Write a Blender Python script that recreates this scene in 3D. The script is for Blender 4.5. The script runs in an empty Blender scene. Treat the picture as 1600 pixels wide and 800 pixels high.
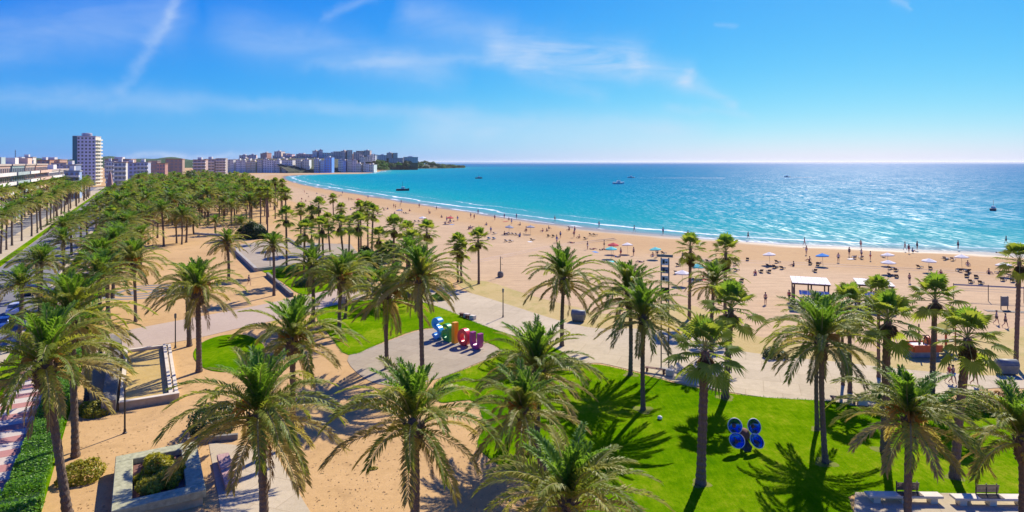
import bpy, bmesh, math, random
from mathutils import Vector, Matrix
import numpy as np

# ------------------------------------------------------------------ camera, sky, sun, exposure
sc = bpy.context.scene
col = sc.collection
F, HC, HY = 1000.0, 20.0, 254.0          # focal length in photo pixels, camera height, horizon row
cam_d = bpy.data.cameras.new('camera'); cam = bpy.data.objects.new('camera', cam_d); col.objects.link(cam)
cam.location = (0, 0, HC); cam.rotation_euler = (math.pi / 2, 0, 0)
cam_d.sensor_width = 36; cam_d.lens = 36 * F / 1600; cam_d.shift_y = -(400 - HY) / 1600
cam_d.clip_start = 0.5; cam_d.clip_end = 90000
sc.camera = cam
SUN_AZ, SUN_EL = math.atan(0.545), math.radians(41)
SUN_DIR = Vector((math.sin(SUN_AZ) * math.cos(SUN_EL), math.cos(SUN_AZ) * math.cos(SUN_EL), math.sin(SUN_EL)))

world = bpy.data.worlds.new('World'); sc.world = world; world.use_nodes = True
WT = world.node_tree; WT.nodes.clear()


def wn(kind, **kw):
    n = WT.nodes.new(kind)
    for k, v in kw.items(): setattr(n, k, v)
    return n


def wm(op, a, b=None, c=None, clamp=False):
    n = wn('ShaderNodeMath', operation=op, use_clamp=clamp)
    for i, v in enumerate((a, b, c)):
        if v is None: continue
        if isinstance(v, (int, float)): n.inputs[i].default_value = v
        else: WT.links.new(v, n.inputs[i])
    return n.outputs[0]


sky = wn('ShaderNodeTexSky', sky_type='NISHITA', sun_disc=False)
sky.sun_elevation = SUN_EL; sky.sun_rotation = SUN_AZ
sky.altitude = 100; sky.air_density = 1.0; sky.dust_density = 0.45; sky.ozone_density = 6.0
# the camera's saturated rendering of the whole sky: one gain and one gamma per channel
ssp = wn('ShaderNodeSeparateColor'); WT.links.new(sky.outputs[0], ssp.inputs[0]); hs = wn('ShaderNodeCombineColor')
for i_, (g_, k_) in enumerate(((2.3, 0.03353), (1.2, 0.4894), (0.22, 5.3382))):
    WT.links.new(wm('MULTIPLY', wm('POWER', ssp.outputs[i_], g_), k_), hs.inputs[i_])
tc = wn('ShaderNodeTexCoord'); sep = wn('ShaderNodeSeparateXYZ'); WT.links.new(tc.outputs['Generated'], sep.inputs[0])
DX, DY, DZ = sep.outputs
inv = wm('DIVIDE', 1.0, wm('MAXIMUM', DY, 0.05))
U = wm('MULTIPLY', DX, inv); W = wm('MULTIPLY', DZ, inv)
comb = wn('ShaderNodeCombineXYZ'); WT.links.new(U, comb.inputs[0]); WT.links.new(W, comb.inputs[1])


def wnoise(scale, sx, sy, detail=6, rough=0.6, rot=0.0, off=0.0):
    mp = wn('ShaderNodeMapping'); mp.inputs['Scale'].default_value = (sx, sy, 1); mp.inputs['Rotation'].default_value = (0, 0, rot)
    mp.inputs['Location'].default_value = (off, off * 0.7, 0)
    WT.links.new(comb.outputs[0], mp.inputs[0])
    n = wn('ShaderNodeTexNoise'); n.inputs['Scale'].default_value = scale; n.inputs['Detail'].default_value = detail
    n.inputs['Roughness'].default_value = rough; n.inputs['Distortion'].default_value = 0.6
    WT.links.new(mp.outputs[0], n.inputs['Vector'])
    return n.outputs['Fac']


wob = wnoise(9, 1, 2.0, 4, 0.6)
wob2 = wm('MULTIPLY', wm('SUBTRACT', wob, 0.5), 0.05)
U2 = wm('ADD', U, wob2); W2 = wm('ADD', W, wm('MULTIPLY', wm('SUBTRACT', wnoise(11, 1.4, 1, 4, 0.6, 0, 3.1), 0.5), 0.03))


def streak(x0, y0, x1, y1, w0, w1, s, tail=0.15):
    """soft cirrus streak between two sky directions (given as photo pixels -> direction tangents)"""
    ax, ay, bx, by = (x0 - 800) / F, (HY - y0) / F, (x1 - 800) / F, (HY - y1) / F
    L = math.hypot(bx - ax, by - ay); ux, uy = (bx - ax) / L, (by - ay) / L
    px = wm('SUBTRACT', U2, ax); py = wm('SUBTRACT', W2, ay)
    t = wm('ADD', wm('MULTIPLY', px, ux / L), wm('MULTIPLY', py, uy / L))
    d = wm('ADD', wm('MULTIPLY', px, -uy), wm('MULTIPLY', py, ux))
    wd = wm('ADD', w0 / F, wm('MULTIPLY', wm('MINIMUM', wm('MAXIMUM', t, 0.0), 1.0), (w1 - w0) / F))
    q = wm('DIVIDE', d, wd)
    g = wm('EXPONENT', wm('MULTIPLY', wm('MULTIPLY', q, q), -1.0))
    e = wm('MULTIPLY', wm('SMOOTH_MIN', wm('DIVIDE', wm('ADD', t, 0.05), tail), 1.0, 0.4), 1.0, clamp=True)
    e2 = wm('SMOOTH_MIN', wm('DIVIDE', wm('SUBTRACT', 1.05, t), tail), 1.0, 0.4, clamp=True)
    return wm('MULTIPLY', wm('MULTIPLY', g, s), wm('MULTIPLY', wm('MAXIMUM', e, 0.0), wm('MAXIMUM', e2, 0.0)))


tex1 = wm('MULTIPLY_ADD', wnoise(7, 1, 5.5, 8, 0.65, -0.12), 2.6, -0.75, clamp=True)
tex2 = wm('MULTIPLY_ADD', wnoise(5, 1, 3.5, 8, 0.62, 0.25, 2.0), 2.4, -0.7, clamp=True)
tex3 = wm('MULTIPLY_ADD', wnoise(16, 1, 1.2, 6, 0.6, 0.0, 5.0), 2.0, -0.45, clamp=True)
big = None
for a in ((560, 98, 830, 88, 14, 20, .16), (760, 72, 1010, 90, 30, 26, .42), (800, 90, 1020, 112, 24, 22, .26), (985, 98, 1085, 128, 20, 20, .40),
          (1060, 118, 1150, 168, 20, 8, .46), (800, 112, 950, 150, 18, 14, .16)):
    g = streak(*a); big = g if big is None else wm('ADD', big, g)
big = wm('MULTIPLY', big, wm('ADD', 0.2, tex1))
thin = None
for a in ((-40, 150, 320, 160, 20, 20, .24), (300, 156, 760, 182, 12, 12, .20), (330, 40, 720, 120, 40, 26, .22), (-40, 70, 300, 20, 40, 50, .22), (620, 20, 800, 60, 30, 30, .28),
          (470, 104, 800, 90, 9, 7, .12), (1040, 168, 1180, 182, 7, 5, .16), (1110, 34, 1150, 38, 3, 3, .15), (640, 200, 1100, 205, 26, 24, .34), (500, 30, 590, -10, 7, 9, .2), (1390, -4, 1420, 12, 8, 6, .3)):
    g = streak(*a); thin = g if thin is None else wm('ADD', thin, g)
thin = wm('MULTIPLY', thin, wm('ADD', 0.45, tex2))
trail = wm('ADD', streak(284, -14, 236, 78, 7, 12, .27), streak(238, 70, 178, 150, 12, 10, .22))
trail = wm('MULTIPLY', trail, wm('ADD', 0.35, tex3))
bank = wm('MULTIPLY', streak(190, 244, 420, 247, 6, 6, 0.55), wm('MULTIPLY', tex3, 1.3))
cl = wm('ADD', wm('ADD', big, thin), wm('ADD', trail, bank))
front = wm('GREATER_THAN', DY, 0.06)
cl = wm('MULTIPLY', wm('MINIMUM', cl, 0.85), front, clamp=True)
mixc = wn('ShaderNodeMix', data_type='RGBA'); WT.links.new(cl, mixc.inputs['Factor'])
WT.links.new(hs.outputs[0], mixc.inputs['A']); mixc.inputs['B'].default_value = (5.6, 6.8, 8.6, 1)
bg = wn('ShaderNodeBackground'); bg.inputs['Strength'].default_value = 0.072
WT.links.new(mixc.outputs['Result'], bg.inputs[0])
wo = wn('ShaderNodeOutputWorld'); WT.links.new(bg.outputs[0], wo.inputs[0])

world.cycles.sampling_method = 'MANUAL'; world.cycles.sample_map_resolution = 256
sun_d = bpy.data.lights.new('sun', 'SUN'); sun = bpy.data.objects.new('sun', sun_d); col.objects.link(sun)
sun_d.energy = 4.6; sun_d.angle = math.radians(0.55); sun_d.color = (1.0, 0.92, 0.79)
sun.rotation_euler = SUN_DIR.to_track_quat('Z', 'Y').to_euler(); sun.location = (60, 60, 120)
sc.view_settings.view_transform = 'Standard'; sc.view_settings.look = 'None'
sc.view_settings.gamma = 1.0; sc.view_settings.use_curve_mapping = False
sc.view_settings.exposure = 0.62
sc.render.engine = 'CYCLES'
sc.cycles.max_bounces = 5; sc.cycles.diffuse_bounces = 3; sc.cycles.glossy_bounces = 3; sc.cycles.transmission_bounces = 3
sc.cycles.use_denoising = True; sc.cycles.sample_clamp_indirect = 6

rnd = random.Random(11)

# ------------------------------------------------------------------ helpers
def G(px, py, z=0.0):
    """photo pixel -> the point of the level z that it shows"""
    D = (HC - z) * F / (py - HY)
    return Vector(((px - 800) / F * D, D, z))


AU = Vector((-0.502, 0.865, 0)); AV = Vector((0.865, 0.502, 0)); A_ROT = math.atan2(AU.y, AU.x) - math.pi / 2


def AV_pt(t, s, z=0.0):
    """avenue frame: s metres along the avenue, t metres across it (to the right)"""
    p = AV * t + AU * s; return Vector((p.x, p.y, z))


ORD = ['first', 'second', 'third', 'fourth', 'fifth', 'sixth', 'seventh', 'eighth', 'ninth', 'tenth', 'eleventh', 'twelfth', 'thirteenth', 'fourteenth', 'fifteenth',
       'sixteenth', 'seventeenth', 'eighteenth', 'nineteenth', 'twentieth'] + ['twenty-' + x for x in ('first', 'second', 'third', 'fourth', 'fifth', 'sixth', 'seventh', 'eighth', 'ninth')] + \
      ['thirtieth'] + ['thirty-' + x for x in ('first', 'second', 'third', 'fourth', 'fifth', 'sixth', 'seventh', 'eighth', 'ninth')] + ['fortieth'] + \
      ['forty-' + x for x in ('first', 'second', 'third', 'fourth', 'fifth', 'sixth', 'seventh', 'eighth', 'ninth')] + ['fiftieth'] + ['fifty-' + x for x in ('first', 'second', 'third', 'fourth', 'fifth', 'sixth', 'seventh', 'eighth', 'ninth')]


def tag(o, label=None, cat=None, group=None, kind=None):
    if label: o['label'] = label
    if cat: o['category'] = cat
    if group: o['group'] = group
    if kind: o['kind'] = kind
    return o


def empty(name, loc, rz=0.0, label=None, cat=None, group=None):
    o = bpy.data.objects.new(name, None); col.objects.link(o); o.empty_display_size = 0.3
    o.location = loc; o.rotation_euler = (0, 0, rz)
    return tag(o, label, cat, group)


def obj(name, me, parent=None, loc=(0, 0, 0), rot=(0, 0, 0), scale=(1, 1, 1)):
    o = bpy.data.objects.new(name, me); col.objects.link(o)
    if parent is not None: o.parent = parent
    o.location = loc; o.rotation_euler = rot; o.scale = scale
    return o


class MB:
    """collects vertices and faces of ONE mesh"""
    def __init__(s): s.v = []; s.f = []; s.smooth = False
    def add(s, vs, fs):
        n = len(s.v); s.v += [tuple(v) for v in vs]; s.f += [tuple(i + n for i in f) for f in fs]; return s
    def box(s, x0, x1, y0, y1, z0, z1, M=None):
        vs = [Vector(p) for p in ((x0, y0, z0), (x1, y0, z0), (x1, y1, z0), (x0, y1, z0), (x0, y0, z1), (x1, y0, z1), (x1, y1, z1), (x0, y1, z1))]
        if M is not None: vs = [M @ v for v in vs]
        return s.add(vs, ((3, 2, 1, 0), (4, 5, 6, 7), (0, 1, 5, 4), (1, 2, 6, 5), (2, 3, 7, 6), (3, 0, 4, 7)))
    def tube(s, pts, rads, n=8, cap=True):
        pts = [Vector(p) for p in pts]; base = len(s.v); up0 = Vector((0.13, 0.27, 1)).normalized(); prev = None
        for i, p in enumerate(pts):
            t = (pts[min(i + 1, len(pts) - 1)] - pts[max(i - 1, 0)]).normalized()
            a = prev - t * prev.dot(t) if prev is not None else (Vector((1, 0, 0)) if abs(t.x) < 0.9 else up0)
            a = (a - t * a.dot(t)).normalized(); b = t.cross(a); prev = a
            r = rads[i] if hasattr(rads, '__len__') else rads
            for k in range(n):
                an = 2 * math.pi * k / n; s.v.append(tuple(p + a * (r * math.cos(an)) + b * (r * math.sin(an))))
        for i in range(len(pts) - 1):
            for k in range(n):
                q = base + i * n; s.f.append((q + k, q + (k + 1) % n, q + n + (k + 1) % n, q + n + k))
        if cap:
            s.f.append(tuple(base + k for k in reversed(range(n)))); q = base + (len(pts) - 1) * n; s.f.append(tuple(q + k for k in range(n)))
        return s
    def lathe(s, prof, n=16, c=(0, 0, 0)):
        base = len(s.v)
        for r, z in prof:
            for k in range(n):
                a = 2 * math.pi * k / n; s.v.append((c[0] + r * math.cos(a), c[1] + r * math.sin(a), c[2] + z))
        for i in range(len(prof) - 1):
            for k in range(n):
                q = base + i * n; s.f.append((q + k, q + (k + 1) % n, q + n + (k + 1) % n, q + n + k))
        s.f.append(tuple(base + k for k in reversed(range(n)))); q = base + (len(prof) - 1) * n; s.f.append(tuple(q + k for k in range(n)))
        return s
    def mesh(s, name, mat, smooth=False, bevel=0.0):
        me = bpy.data.meshes.new(name); me.from_pydata(s.v, [], s.f); me.update()
        if bevel > 0:
            bm = bmesh.new(); bm.from_mesh(me); bmesh.ops.bevel(bm, geom=bm.edges[:], offset=bevel, segments=1, affect='EDGES', profile=0.5); bm.to_mesh(me); bm.free()
        for m in (mat if isinstance(mat, (list, tuple)) else [mat]): me.materials.append(m)
        if smooth: me.polygons.foreach_set('use_smooth', [True] * len(me.polygons))
        return me


# ------------------------------------------------------------------ materials
def new_mat(name):
    m = bpy.data.materials.new(name); m.use_nodes = True; nt = m.node_tree; nt.nodes.clear()
    out = nt.nodes.new('ShaderNodeOutputMaterial'); return m, nt, out


def nd(nt, kind, ins=None, **kw):
    n = nt.nodes.new(kind)
    for k, v in kw.items(): setattr(n, k, v)
    for k, v in (ins or {}).items():
        if hasattr(v, 'is_output'): nt.links.new(v, n.inputs[k])
        else: n.inputs[k].default_value = v
    return n


def c4(c): return (c[0], c[1], c[2], 1.0)


def noise(nt, vec, scale, detail=5, rough=0.6, stretch=None, dist=0.0):
    if stretch:
        vec = nd(nt, 'ShaderNodeMapping', {'Vector': vec, 'Scale': stretch}).outputs[0]
    return nd(nt, 'ShaderNodeTexNoise', {'Vector': vec, 'Scale': scale, 'Detail': detail, 'Roughness': rough, 'Distortion': dist}).outputs['Fac']


def ramp(nt, fac, stops):
    r = nd(nt, 'ShaderNodeValToRGB', {'Fac': fac}); e = r.color_ramp.elements
    while len(e) < len(stops): e.new(0.5)
    for i, (p, c) in enumerate(stops): e[i].position = p; e[i].color = c4(c)
    return r.outputs[0]


def mixc_(nt, f, a, b, mode='MIX'):
    n = nd(nt, 'ShaderNodeMix', data_type='RGBA', blend_type=mode)
    for k, v in (('Factor', f), ('A', a), ('B', b)):
        if hasattr(v, 'is_output'): nt.links.new(v, n.inputs[k])
        else: n.inputs[k].default_value = v if k == 'Factor' else c4(v)
    return n.outputs['Result']


def mth(nt, op, a, b=0.0, clamp=False):
    n = nd(nt, 'ShaderNodeMath', {0: a, 1: b}, operation=op, use_clamp=clamp); return n.outputs[0]


def ground_mat(name, c1, c2, big=0.08, small=3.0, c3=None, rough=0.95, bump=0.25, fine=20.0, bdist=0.05, spots=None):
    m, nt, out = new_mat(name); v = nd(nt, 'ShaderNodeTexCoord').outputs['Object']
    n1 = noise(nt, v, big, 6, 0.6); n2 = noise(nt, v, small, 6, 0.7)
    f = mth(nt, 'ADD', mth(nt, 'MULTIPLY', n1, 0.55), mth(nt, 'MULTIPLY', n2, 0.45))
    cc = ramp(nt, f, [(0.36, c1), (0.64, c2)])
    if c3 is not None:
        n3 = noise(nt, v, spots or big * 4, 4, 0.6, dist=0.8); cc = mixc_(nt, mth(nt, 'MULTIPLY', mth(nt, 'SUBTRACT', n3, 0.52, True), 3.0, True), cc, c3)
    nf = noise(nt, v, fine, 4, 0.7)
    cc = mixc_(nt, 0.35, cc, ramp(nt, nf, [(0.3, (0.62, 0.62, 0.62)), (0.7, (1.35, 1.35, 1.35))]), 'MULTIPLY')
    h = mth(nt, 'ADD', mth(nt, 'MULTIPLY', nf, 0.5), n2)
    b = nd(nt, 'ShaderNodeBump', {'Strength': bump, 'Distance': bdist, 'Height': h})
    p = nd(nt, 'ShaderNodeBsdfPrincipled', {'Base Color': cc, 'Roughness': rough, 'Normal': b.outputs[0]}); p.inputs['Specular IOR Level'].default_value = 0.2
    nt.links.new(p.outputs[0], out.inputs[0]); return m


def slab_mat(name, c1, c2, c3, w, h, rot=0.0):
    m = ground_mat(name, c1, c2, 0.10, 2.0, c3, bump=0.1, fine=14, spots=0.5); nt = m.node_tree; p = [n_ for n_ in nt.nodes if n_.type == 'BSDF_PRINCIPLED'][0]
    v = nd(nt, 'ShaderNodeTexCoord').outputs['Object']; v = nd(nt, 'ShaderNodeMapping', {'Vector': v, 'Rotation': (0, 0, rot)}).outputs[0]
    b = nd(nt, 'ShaderNodeTexBrick', {'Vector': v, 'Color1': (1, 1, 1, 1), 'Color2': (0.9, 0.9, 0.9, 1), 'Mortar': (0.80, 0.77, 0.74, 1), 'Scale': 1.0, 'Mortar Size': 0.035, 'Brick Width': w, 'Row Height': h})
    src = p.inputs['Base Color'].links[0].from_socket; nt.links.new(mixc_(nt, 1.0, src, b.outputs['Color'], 'MULTIPLY'), p.inputs['Base Color']); return m


def plain(name, c, rough=0.6, metal=0.0, var=0.18, scale=2.0, bump=0.0, coords='Object', spec=0.4):
    m, nt, out = new_mat(name); v = nd(nt, 'ShaderNodeTexCoord').outputs[coords]
    n1 = noise(nt, v, scale, 6, 0.65)
    cc = mixc_(nt, 1.0, c, ramp(nt, n1, [(0.3, (1 - var,) * 3), (0.7, (1 + var,) * 3)]), 'MULTIPLY')
    p = nd(nt, 'ShaderNodeBsdfPrincipled', {'Base Color': cc, 'Roughness': rough, 'Metallic': metal}); p.inputs['Specular IOR Level'].default_value = spec
    if bump:
        b = nd(nt, 'ShaderNodeBump', {'Strength': bump, 'Distance': 0.03, 'Height': n1}); nt.links.new(b.outputs[0], p.inputs['Normal'])
    nt.links.new(p.outputs[0], out.inputs[0]); return m


def leaf_mat(name, cols, trans=0.4, tcol=(0.30, 0.42, 0.05), rough=0.45, isl=0.5, spec=0.35):
    """leaf: diffuse + translucent, hue by object and by leaflet"""
    m, nt, out = new_mat(name)
    oi = nd(nt, 'ShaderNodeObjectInfo').outputs['Random']; ge = nd(nt, 'ShaderNodeNewGeometry').outputs['Random Per Island']
    f = mth(nt, 'ADD', mth(nt, 'MULTIPLY', oi, 1 - isl), mth(nt, 'MULTIPLY', ge, isl))
    k = len(cols); cc = ramp(nt, f, [((i + 0.5) / k, c) for i, c in enumerate(cols)])
    p = nd(nt, 'ShaderNodeBsdfPrincipled', {'Base Color': cc, 'Roughness': rough}); p.inputs['Specular IOR Level'].default_value = spec
    t = nd(nt, 'ShaderNodeBsdfTranslucent', {'Color': mixc_(nt, 0.6, cc, tcol)})
    mx = nd(nt, 'ShaderNodeMixShader', {0: trans, 1: p.outputs[0], 2: t.outputs[0]})
    nt.links.new(mx.outputs[0], out.inputs[0]); return m


M = {}
M['soil'] = ground_mat('park_soil', (0.45, 0.275, 0.108), (0.575, 0.365, 0.158), 0.07, 1.6, (0.355, 0.215, 0.088), bump=0.3, fine=9, spots=0.35)
M['sand'] = ground_mat('beach_sand', (0.57, 0.39, 0.255), (0.66, 0.475, 0.325), 0.035, 0.7, (0.52, 0.35, 0.22), bump=0.5, fine=4, bdist=0.12, spots=0.12)
M['paving'] = slab_mat('pale_paving', (0.455, 0.37, 0.235), (0.555, 0.455, 0.30), (0.405, 0.325, 0.205), 3.0, 3.0, 0.35)
M['plaza'] = slab_mat('letter_plaza_paving', (0.35, 0.285, 0.195), (0.42, 0.345, 0.24), (0.31, 0.25, 0.17), 2.0, 2.0, 0.5)
M['pink_path'] = ground_mat('pinkish_path', (0.41, 0.31, 0.225), (0.48, 0.37, 0.27), 0.10, 2.0, bump=0.1, fine=12)
M['dry_grass'] = ground_mat('dry_grass', (0.42, 0.30, 0.10), (0.50, 0.38, 0.16), 0.12, 1.4, (0.26, 0.25, 0.05), bump=0.6, fine=10, bdist=0.1, spots=0.25)
M['asphalt'] = ground_mat('asphalt', (0.17, 0.165, 0.165), (0.23, 0.225, 0.22), 0.1, 2.0, bump=0.1, fine=15)
M['red_tile'] = ground_mat('red_paving', (0.40, 0.185, 0.155), (0.48, 0.235, 0.195), 0.2, 2.0, bump=0.05)
M['white_tile'] = ground_mat('white_paving', (0.50, 0.42, 0.33), (0.58, 0.50, 0.405), 0.2, 2.0, bump=0.05)
M['concrete'] = plain('concrete', (0.37, 0.335, 0.27), 0.9, var=0.25, scale=1.2, bump=0.3)
M['dark_concrete'] = plain('weathered_concrete', (0.20, 0.18, 0.145), 0.9, var=0.3, scale=1.2, bump=0.3)
M['white_stone'] = plain('white_stone', (0.62, 0.54, 0.41), 0.8, var=0.1, scale=1.5)
M['green_stone'] = plain('grey_green_stone', (0.37, 0.36, 0.215), 0.9, var=0.35, scale=3.0, bump=0.4)
M['tan_stone'] = plain('tan_stone', (0.46, 0.36, 0.22), 0.9, var=0.2, scale=2.0, bump=0.2)
M['pink_stone'] = plain('pink_stone', (0.40, 0.245, 0.21), 0.85, var=0.3, scale=5.0, bump=0.2)
M['dark_metal'] = plain('dark_metal', (0.06, 0.055, 0.055), 0.5, 0.6)
M['grey_metal'] = plain('grey_metal', (0.20, 0.205, 0.18), 0.6, 0.2, var=0.25)
M['rust'] = plain('rusty_brown', (0.16, 0.07, 0.05), 0.8, var=0.4, scale=4)
M['dark_wood'] = plain('dark_wood', (0.10, 0.06, 0.04), 0.7, var=0.35, scale=6)
M['white'] = plain('white_paint', (0.78, 0.74, 0.66), 0.5, var=0.08)
M['black'] = plain('black_paint', (0.02, 0.02, 0.022), 0.5)
M['yellow'] = plain('yellow_paint', (0.70, 0.55, 0.03), 0.5, var=0.1)
M['fabric_white'] = plain('white_canvas', (0.76, 0.70, 0.61), 0.9, var=0.08)
M['fabric_aqua'] = plain('aqua_canvas', (0.10, 0.55, 0.48), 0.9)
M['fabric_blue'] = plain('blue_canvas', (0.01, 0.22, 0.55), 0.9)
M['fabric_red'] = plain('red_canvas', (0.55, 0.05, 0.06), 0.9)
M['fabric_grey'] = plain('grey_canvas', (0.30, 0.30, 0.33), 0.9)
M['fabric_dark'] = plain('navy_canvas', (0.075, 0.07, 0.085), 0.9)
M['skin'] = plain('skin', (0.52, 0.29, 0.19), 0.6, var=0.15)
M['hair'] = plain('hair', (0.03, 0.018, 0.012), 0.7)
M['glass'] = plain('window_glass', (0.05, 0.075, 0.10), 0.12, var=0.5, scale=0.3, spec=0.6)
M['far_glass'] = plain('distant_window', (0.27, 0.26, 0.26), .4, var=.4, scale=.2)  # mid-grey pane tone for distant windows
M['orange_paint'] = plain('orange_red_paint', (0.60, 0.11, 0.03), 0.55, var=0.15)


def lawn_mat():
    m, nt, out = new_mat('lawn_grass'); v = nd(nt, 'ShaderNodeTexCoord').outputs['Object']
    n1 = noise(nt, v, 0.11, 5, 0.55, dist=0.5); n2 = noise(nt, v, 1.4, 6, 0.7); n3 = noise(nt, v, 14, 4, 0.75); n4 = noise(nt, v, 0.9, 4, 0.6, stretch=(5, 0.8, 1))
    f = mth(nt, 'ADD', mth(nt, 'MULTIPLY', n1, 0.5), mth(nt, 'ADD', mth(nt, 'MULTIPLY', n2, 0.3), mth(nt, 'MULTIPLY', n4, 0.2)))
    cc = ramp(nt, f, [(0.38, (0.052, 0.15, 0.001)), (0.47, (0.095, 0.205, 0.001)), (0.54, (0.148, 0.255, 0.003)), (0.64, (0.29, 0.31, 0.02))])
    cc = mixc_(nt, 0.6, cc, ramp(nt, n3, [(0.3, (0.55, 0.55, 0.5)), (0.7, (1.4, 1.4, 1.3))]), 'MULTIPLY')
    b = nd(nt, 'ShaderNodeBump', {'Strength': 0.8, 'Distance': 0.06, 'Height': mth(nt, 'ADD', n3, mth(nt, 'MULTIPLY', n2, 0.6))})
    p = nd(nt, 'ShaderNodeBsdfPrincipled', {'Base Color': cc, 'Roughness': 0.85, 'Normal': b.outputs[0]}); p.inputs['Specular IOR Level'].default_value = 0.0
    nt.links.new(p.outputs[0], out.inputs[0]); return m


M['lawn'] = lawn_mat()
M['frond'] = leaf_mat('date_palm_frond', [(0.12, 0.185, 0.02), (0.19, 0.245, 0.028), (0.28, 0.295, 0.04), (0.37, 0.34, 0.065)], 0.46, (0.52, 0.54, 0.04), isl=0.45, rough=0.5, spec=0.2)
M['frond_young'] = leaf_mat('young_frond', [(0.07, 0.20, 0.022), (0.13, 0.27, 0.025), (0.21, 0.32, 0.035)], 0.48, (0.36, 0.56, 0.03), isl=0.45, rough=0.5, spec=0.2)
M['frond_old'] = leaf_mat('old_frond', [(0.27, 0.25, 0.06), (0.38, 0.31, 0.085), (0.48, 0.37, 0.115)], 0.46, (0.62, 0.48, 0.09), isl=0.45, spec=0.15)
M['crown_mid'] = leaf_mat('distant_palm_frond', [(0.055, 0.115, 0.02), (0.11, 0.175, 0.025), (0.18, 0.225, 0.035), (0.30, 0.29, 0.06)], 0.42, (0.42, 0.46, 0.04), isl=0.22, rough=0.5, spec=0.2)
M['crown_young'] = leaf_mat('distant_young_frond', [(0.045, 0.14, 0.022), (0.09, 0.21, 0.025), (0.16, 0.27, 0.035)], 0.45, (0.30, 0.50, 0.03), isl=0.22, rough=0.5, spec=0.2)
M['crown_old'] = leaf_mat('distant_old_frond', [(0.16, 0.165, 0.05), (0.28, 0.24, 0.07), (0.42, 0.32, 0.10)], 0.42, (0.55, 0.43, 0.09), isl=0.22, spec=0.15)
M['rachis'] = plain('frond_rib', (0.30, 0.26, 0.09), 0.6, var=0.2)
M['fan'] = leaf_mat('fan_palm_leaf', [(0.085, 0.155, 0.02), (0.14, 0.21, 0.028), (0.22, 0.265, 0.045)], 0.5, (0.48, 0.54, 0.03), rough=0.5, isl=0.6, spec=0.25)
M['fan_young'] = leaf_mat('young_fan_leaf', [(0.09, 0.20, 0.02), (0.15, 0.27, 0.03)], 0.48, (0.36, 0.54, 0.03), isl=0.5)
M['fan_dry'] = leaf_mat('dry_fan_leaf', [(0.13, 0.075, 0.03), (0.22, 0.13, 0.05)], 0.2, (0.3, 0.18, 0.06), rough=0.8, isl=0.5)
M['fruit'] = leaf_mat('orange_date_stalks', [(0.52, 0.20, 0.02), (0.62, 0.28, 0.03), (0.60, 0.36, 0.06)], 0.25, (0.7, 0.35, 0.04), isl=0.6)
M['leaf_green'] = leaf_mat('shrub_leaf', [(0.03, 0.10, 0.012), (0.06, 0.16, 0.016), (0.10, 0.21, 0.02)], 0.35, (0.22, 0.42, 0.02), isl=0.85)
M['leaf_dark'] = leaf_mat('dark_leaf', [(0.015, 0.045, 0.012), (0.03, 0.07, 0.018), (0.05, 0.10, 0.022)], 0.28, (0.15, 0.25, 0.03), isl=0.85)
M['leaf_yellow'] = leaf_mat('yellowish_leaf', [(0.20, 0.22, 0.015), (0.31, 0.30, 0.02), (0.42, 0.36, 0.03)], 0.45, (0.55, 0.48, 0.03), isl=0.85)
M['leaf_bright'] = leaf_mat('bright_hedge_leaf', [(0.06, 0.20, 0.008), (0.11, 0.28, 0.010), (0.16, 0.34, 0.015)], 0.35, (0.22, 0.48, 0.02), isl=0.85)
M['leaf_brown'] = leaf_mat('brown_leaf', [(0.22, 0.12, 0.05), (0.32, 0.18, 0.07), (0.25, 0.2, 0.06)], 0.3, (0.4, 0.22, 0.06), isl=0.85)


def trunk_mat(name, c1, c2):
    m, nt, out = new_mat(name); v = nd(nt, 'ShaderNodeTexCoord').outputs['Generated']
    n1 = noise(nt, v, 30, 5, 0.7, stretch=(1, 1, 2.0)); n2 = noise(nt, v, 5, 4, 0.6)
    cc = ramp(nt, mth(nt, 'ADD', mth(nt, 'MULTIPLY', n1, 0.65), mth(nt, 'MULTIPLY', n2, 0.35)), [(0.35, c1), (0.65, c2)])
    b = nd(nt, 'ShaderNodeBump', {'Strength': 0.6, 'Distance': 0.05, 'Height': n1})
    p = nd(nt, 'ShaderNodeBsdfPrincipled', {'Base Color': cc, 'Roughness': 0.9, 'Normal': b.outputs[0]}); p.inputs['Specular IOR Level'].default_value = 0.2
    nt.links.new(p.outputs[0], out.inputs[0]); return m


M['trunk'] = trunk_mat('date_palm_bark', (0.085, 0.058, 0.04), (0.24, 0.175, 0.125))
M['trunk_fan'] = trunk_mat('fan_palm_bark', (0.10, 0.058, 0.038), (0.28, 0.18, 0.125))
M['bark'] = trunk_mat('tree_bark', (0.06, 0.045, 0.03), (0.15, 0.11, 0.08))

# ------------------------------------------------------------------ the setting: terrain, beach, sea, paths, lawns
def catmull(pts, k=6, closed=True):
    n = len(pts); res = []
    for i in range(n if closed else n - 1):
        p0, p1, p2, p3 = (pts[(i + j - 1) % n] if closed else pts[min(max(i + j - 1, 0), n - 1)] for j in range(4))
        for q in range(k):
            t = q / k
            res.append(0.5 * ((2 * p1) + (p2 - p0) * t + (2 * p0 - 5 * p1 + 4 * p2 - p3) * t * t + (3 * p1 - p0 - 3 * p2 + p3) * t ** 3))
    if not closed: res.append(pts[-1].copy())
    return res


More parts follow.
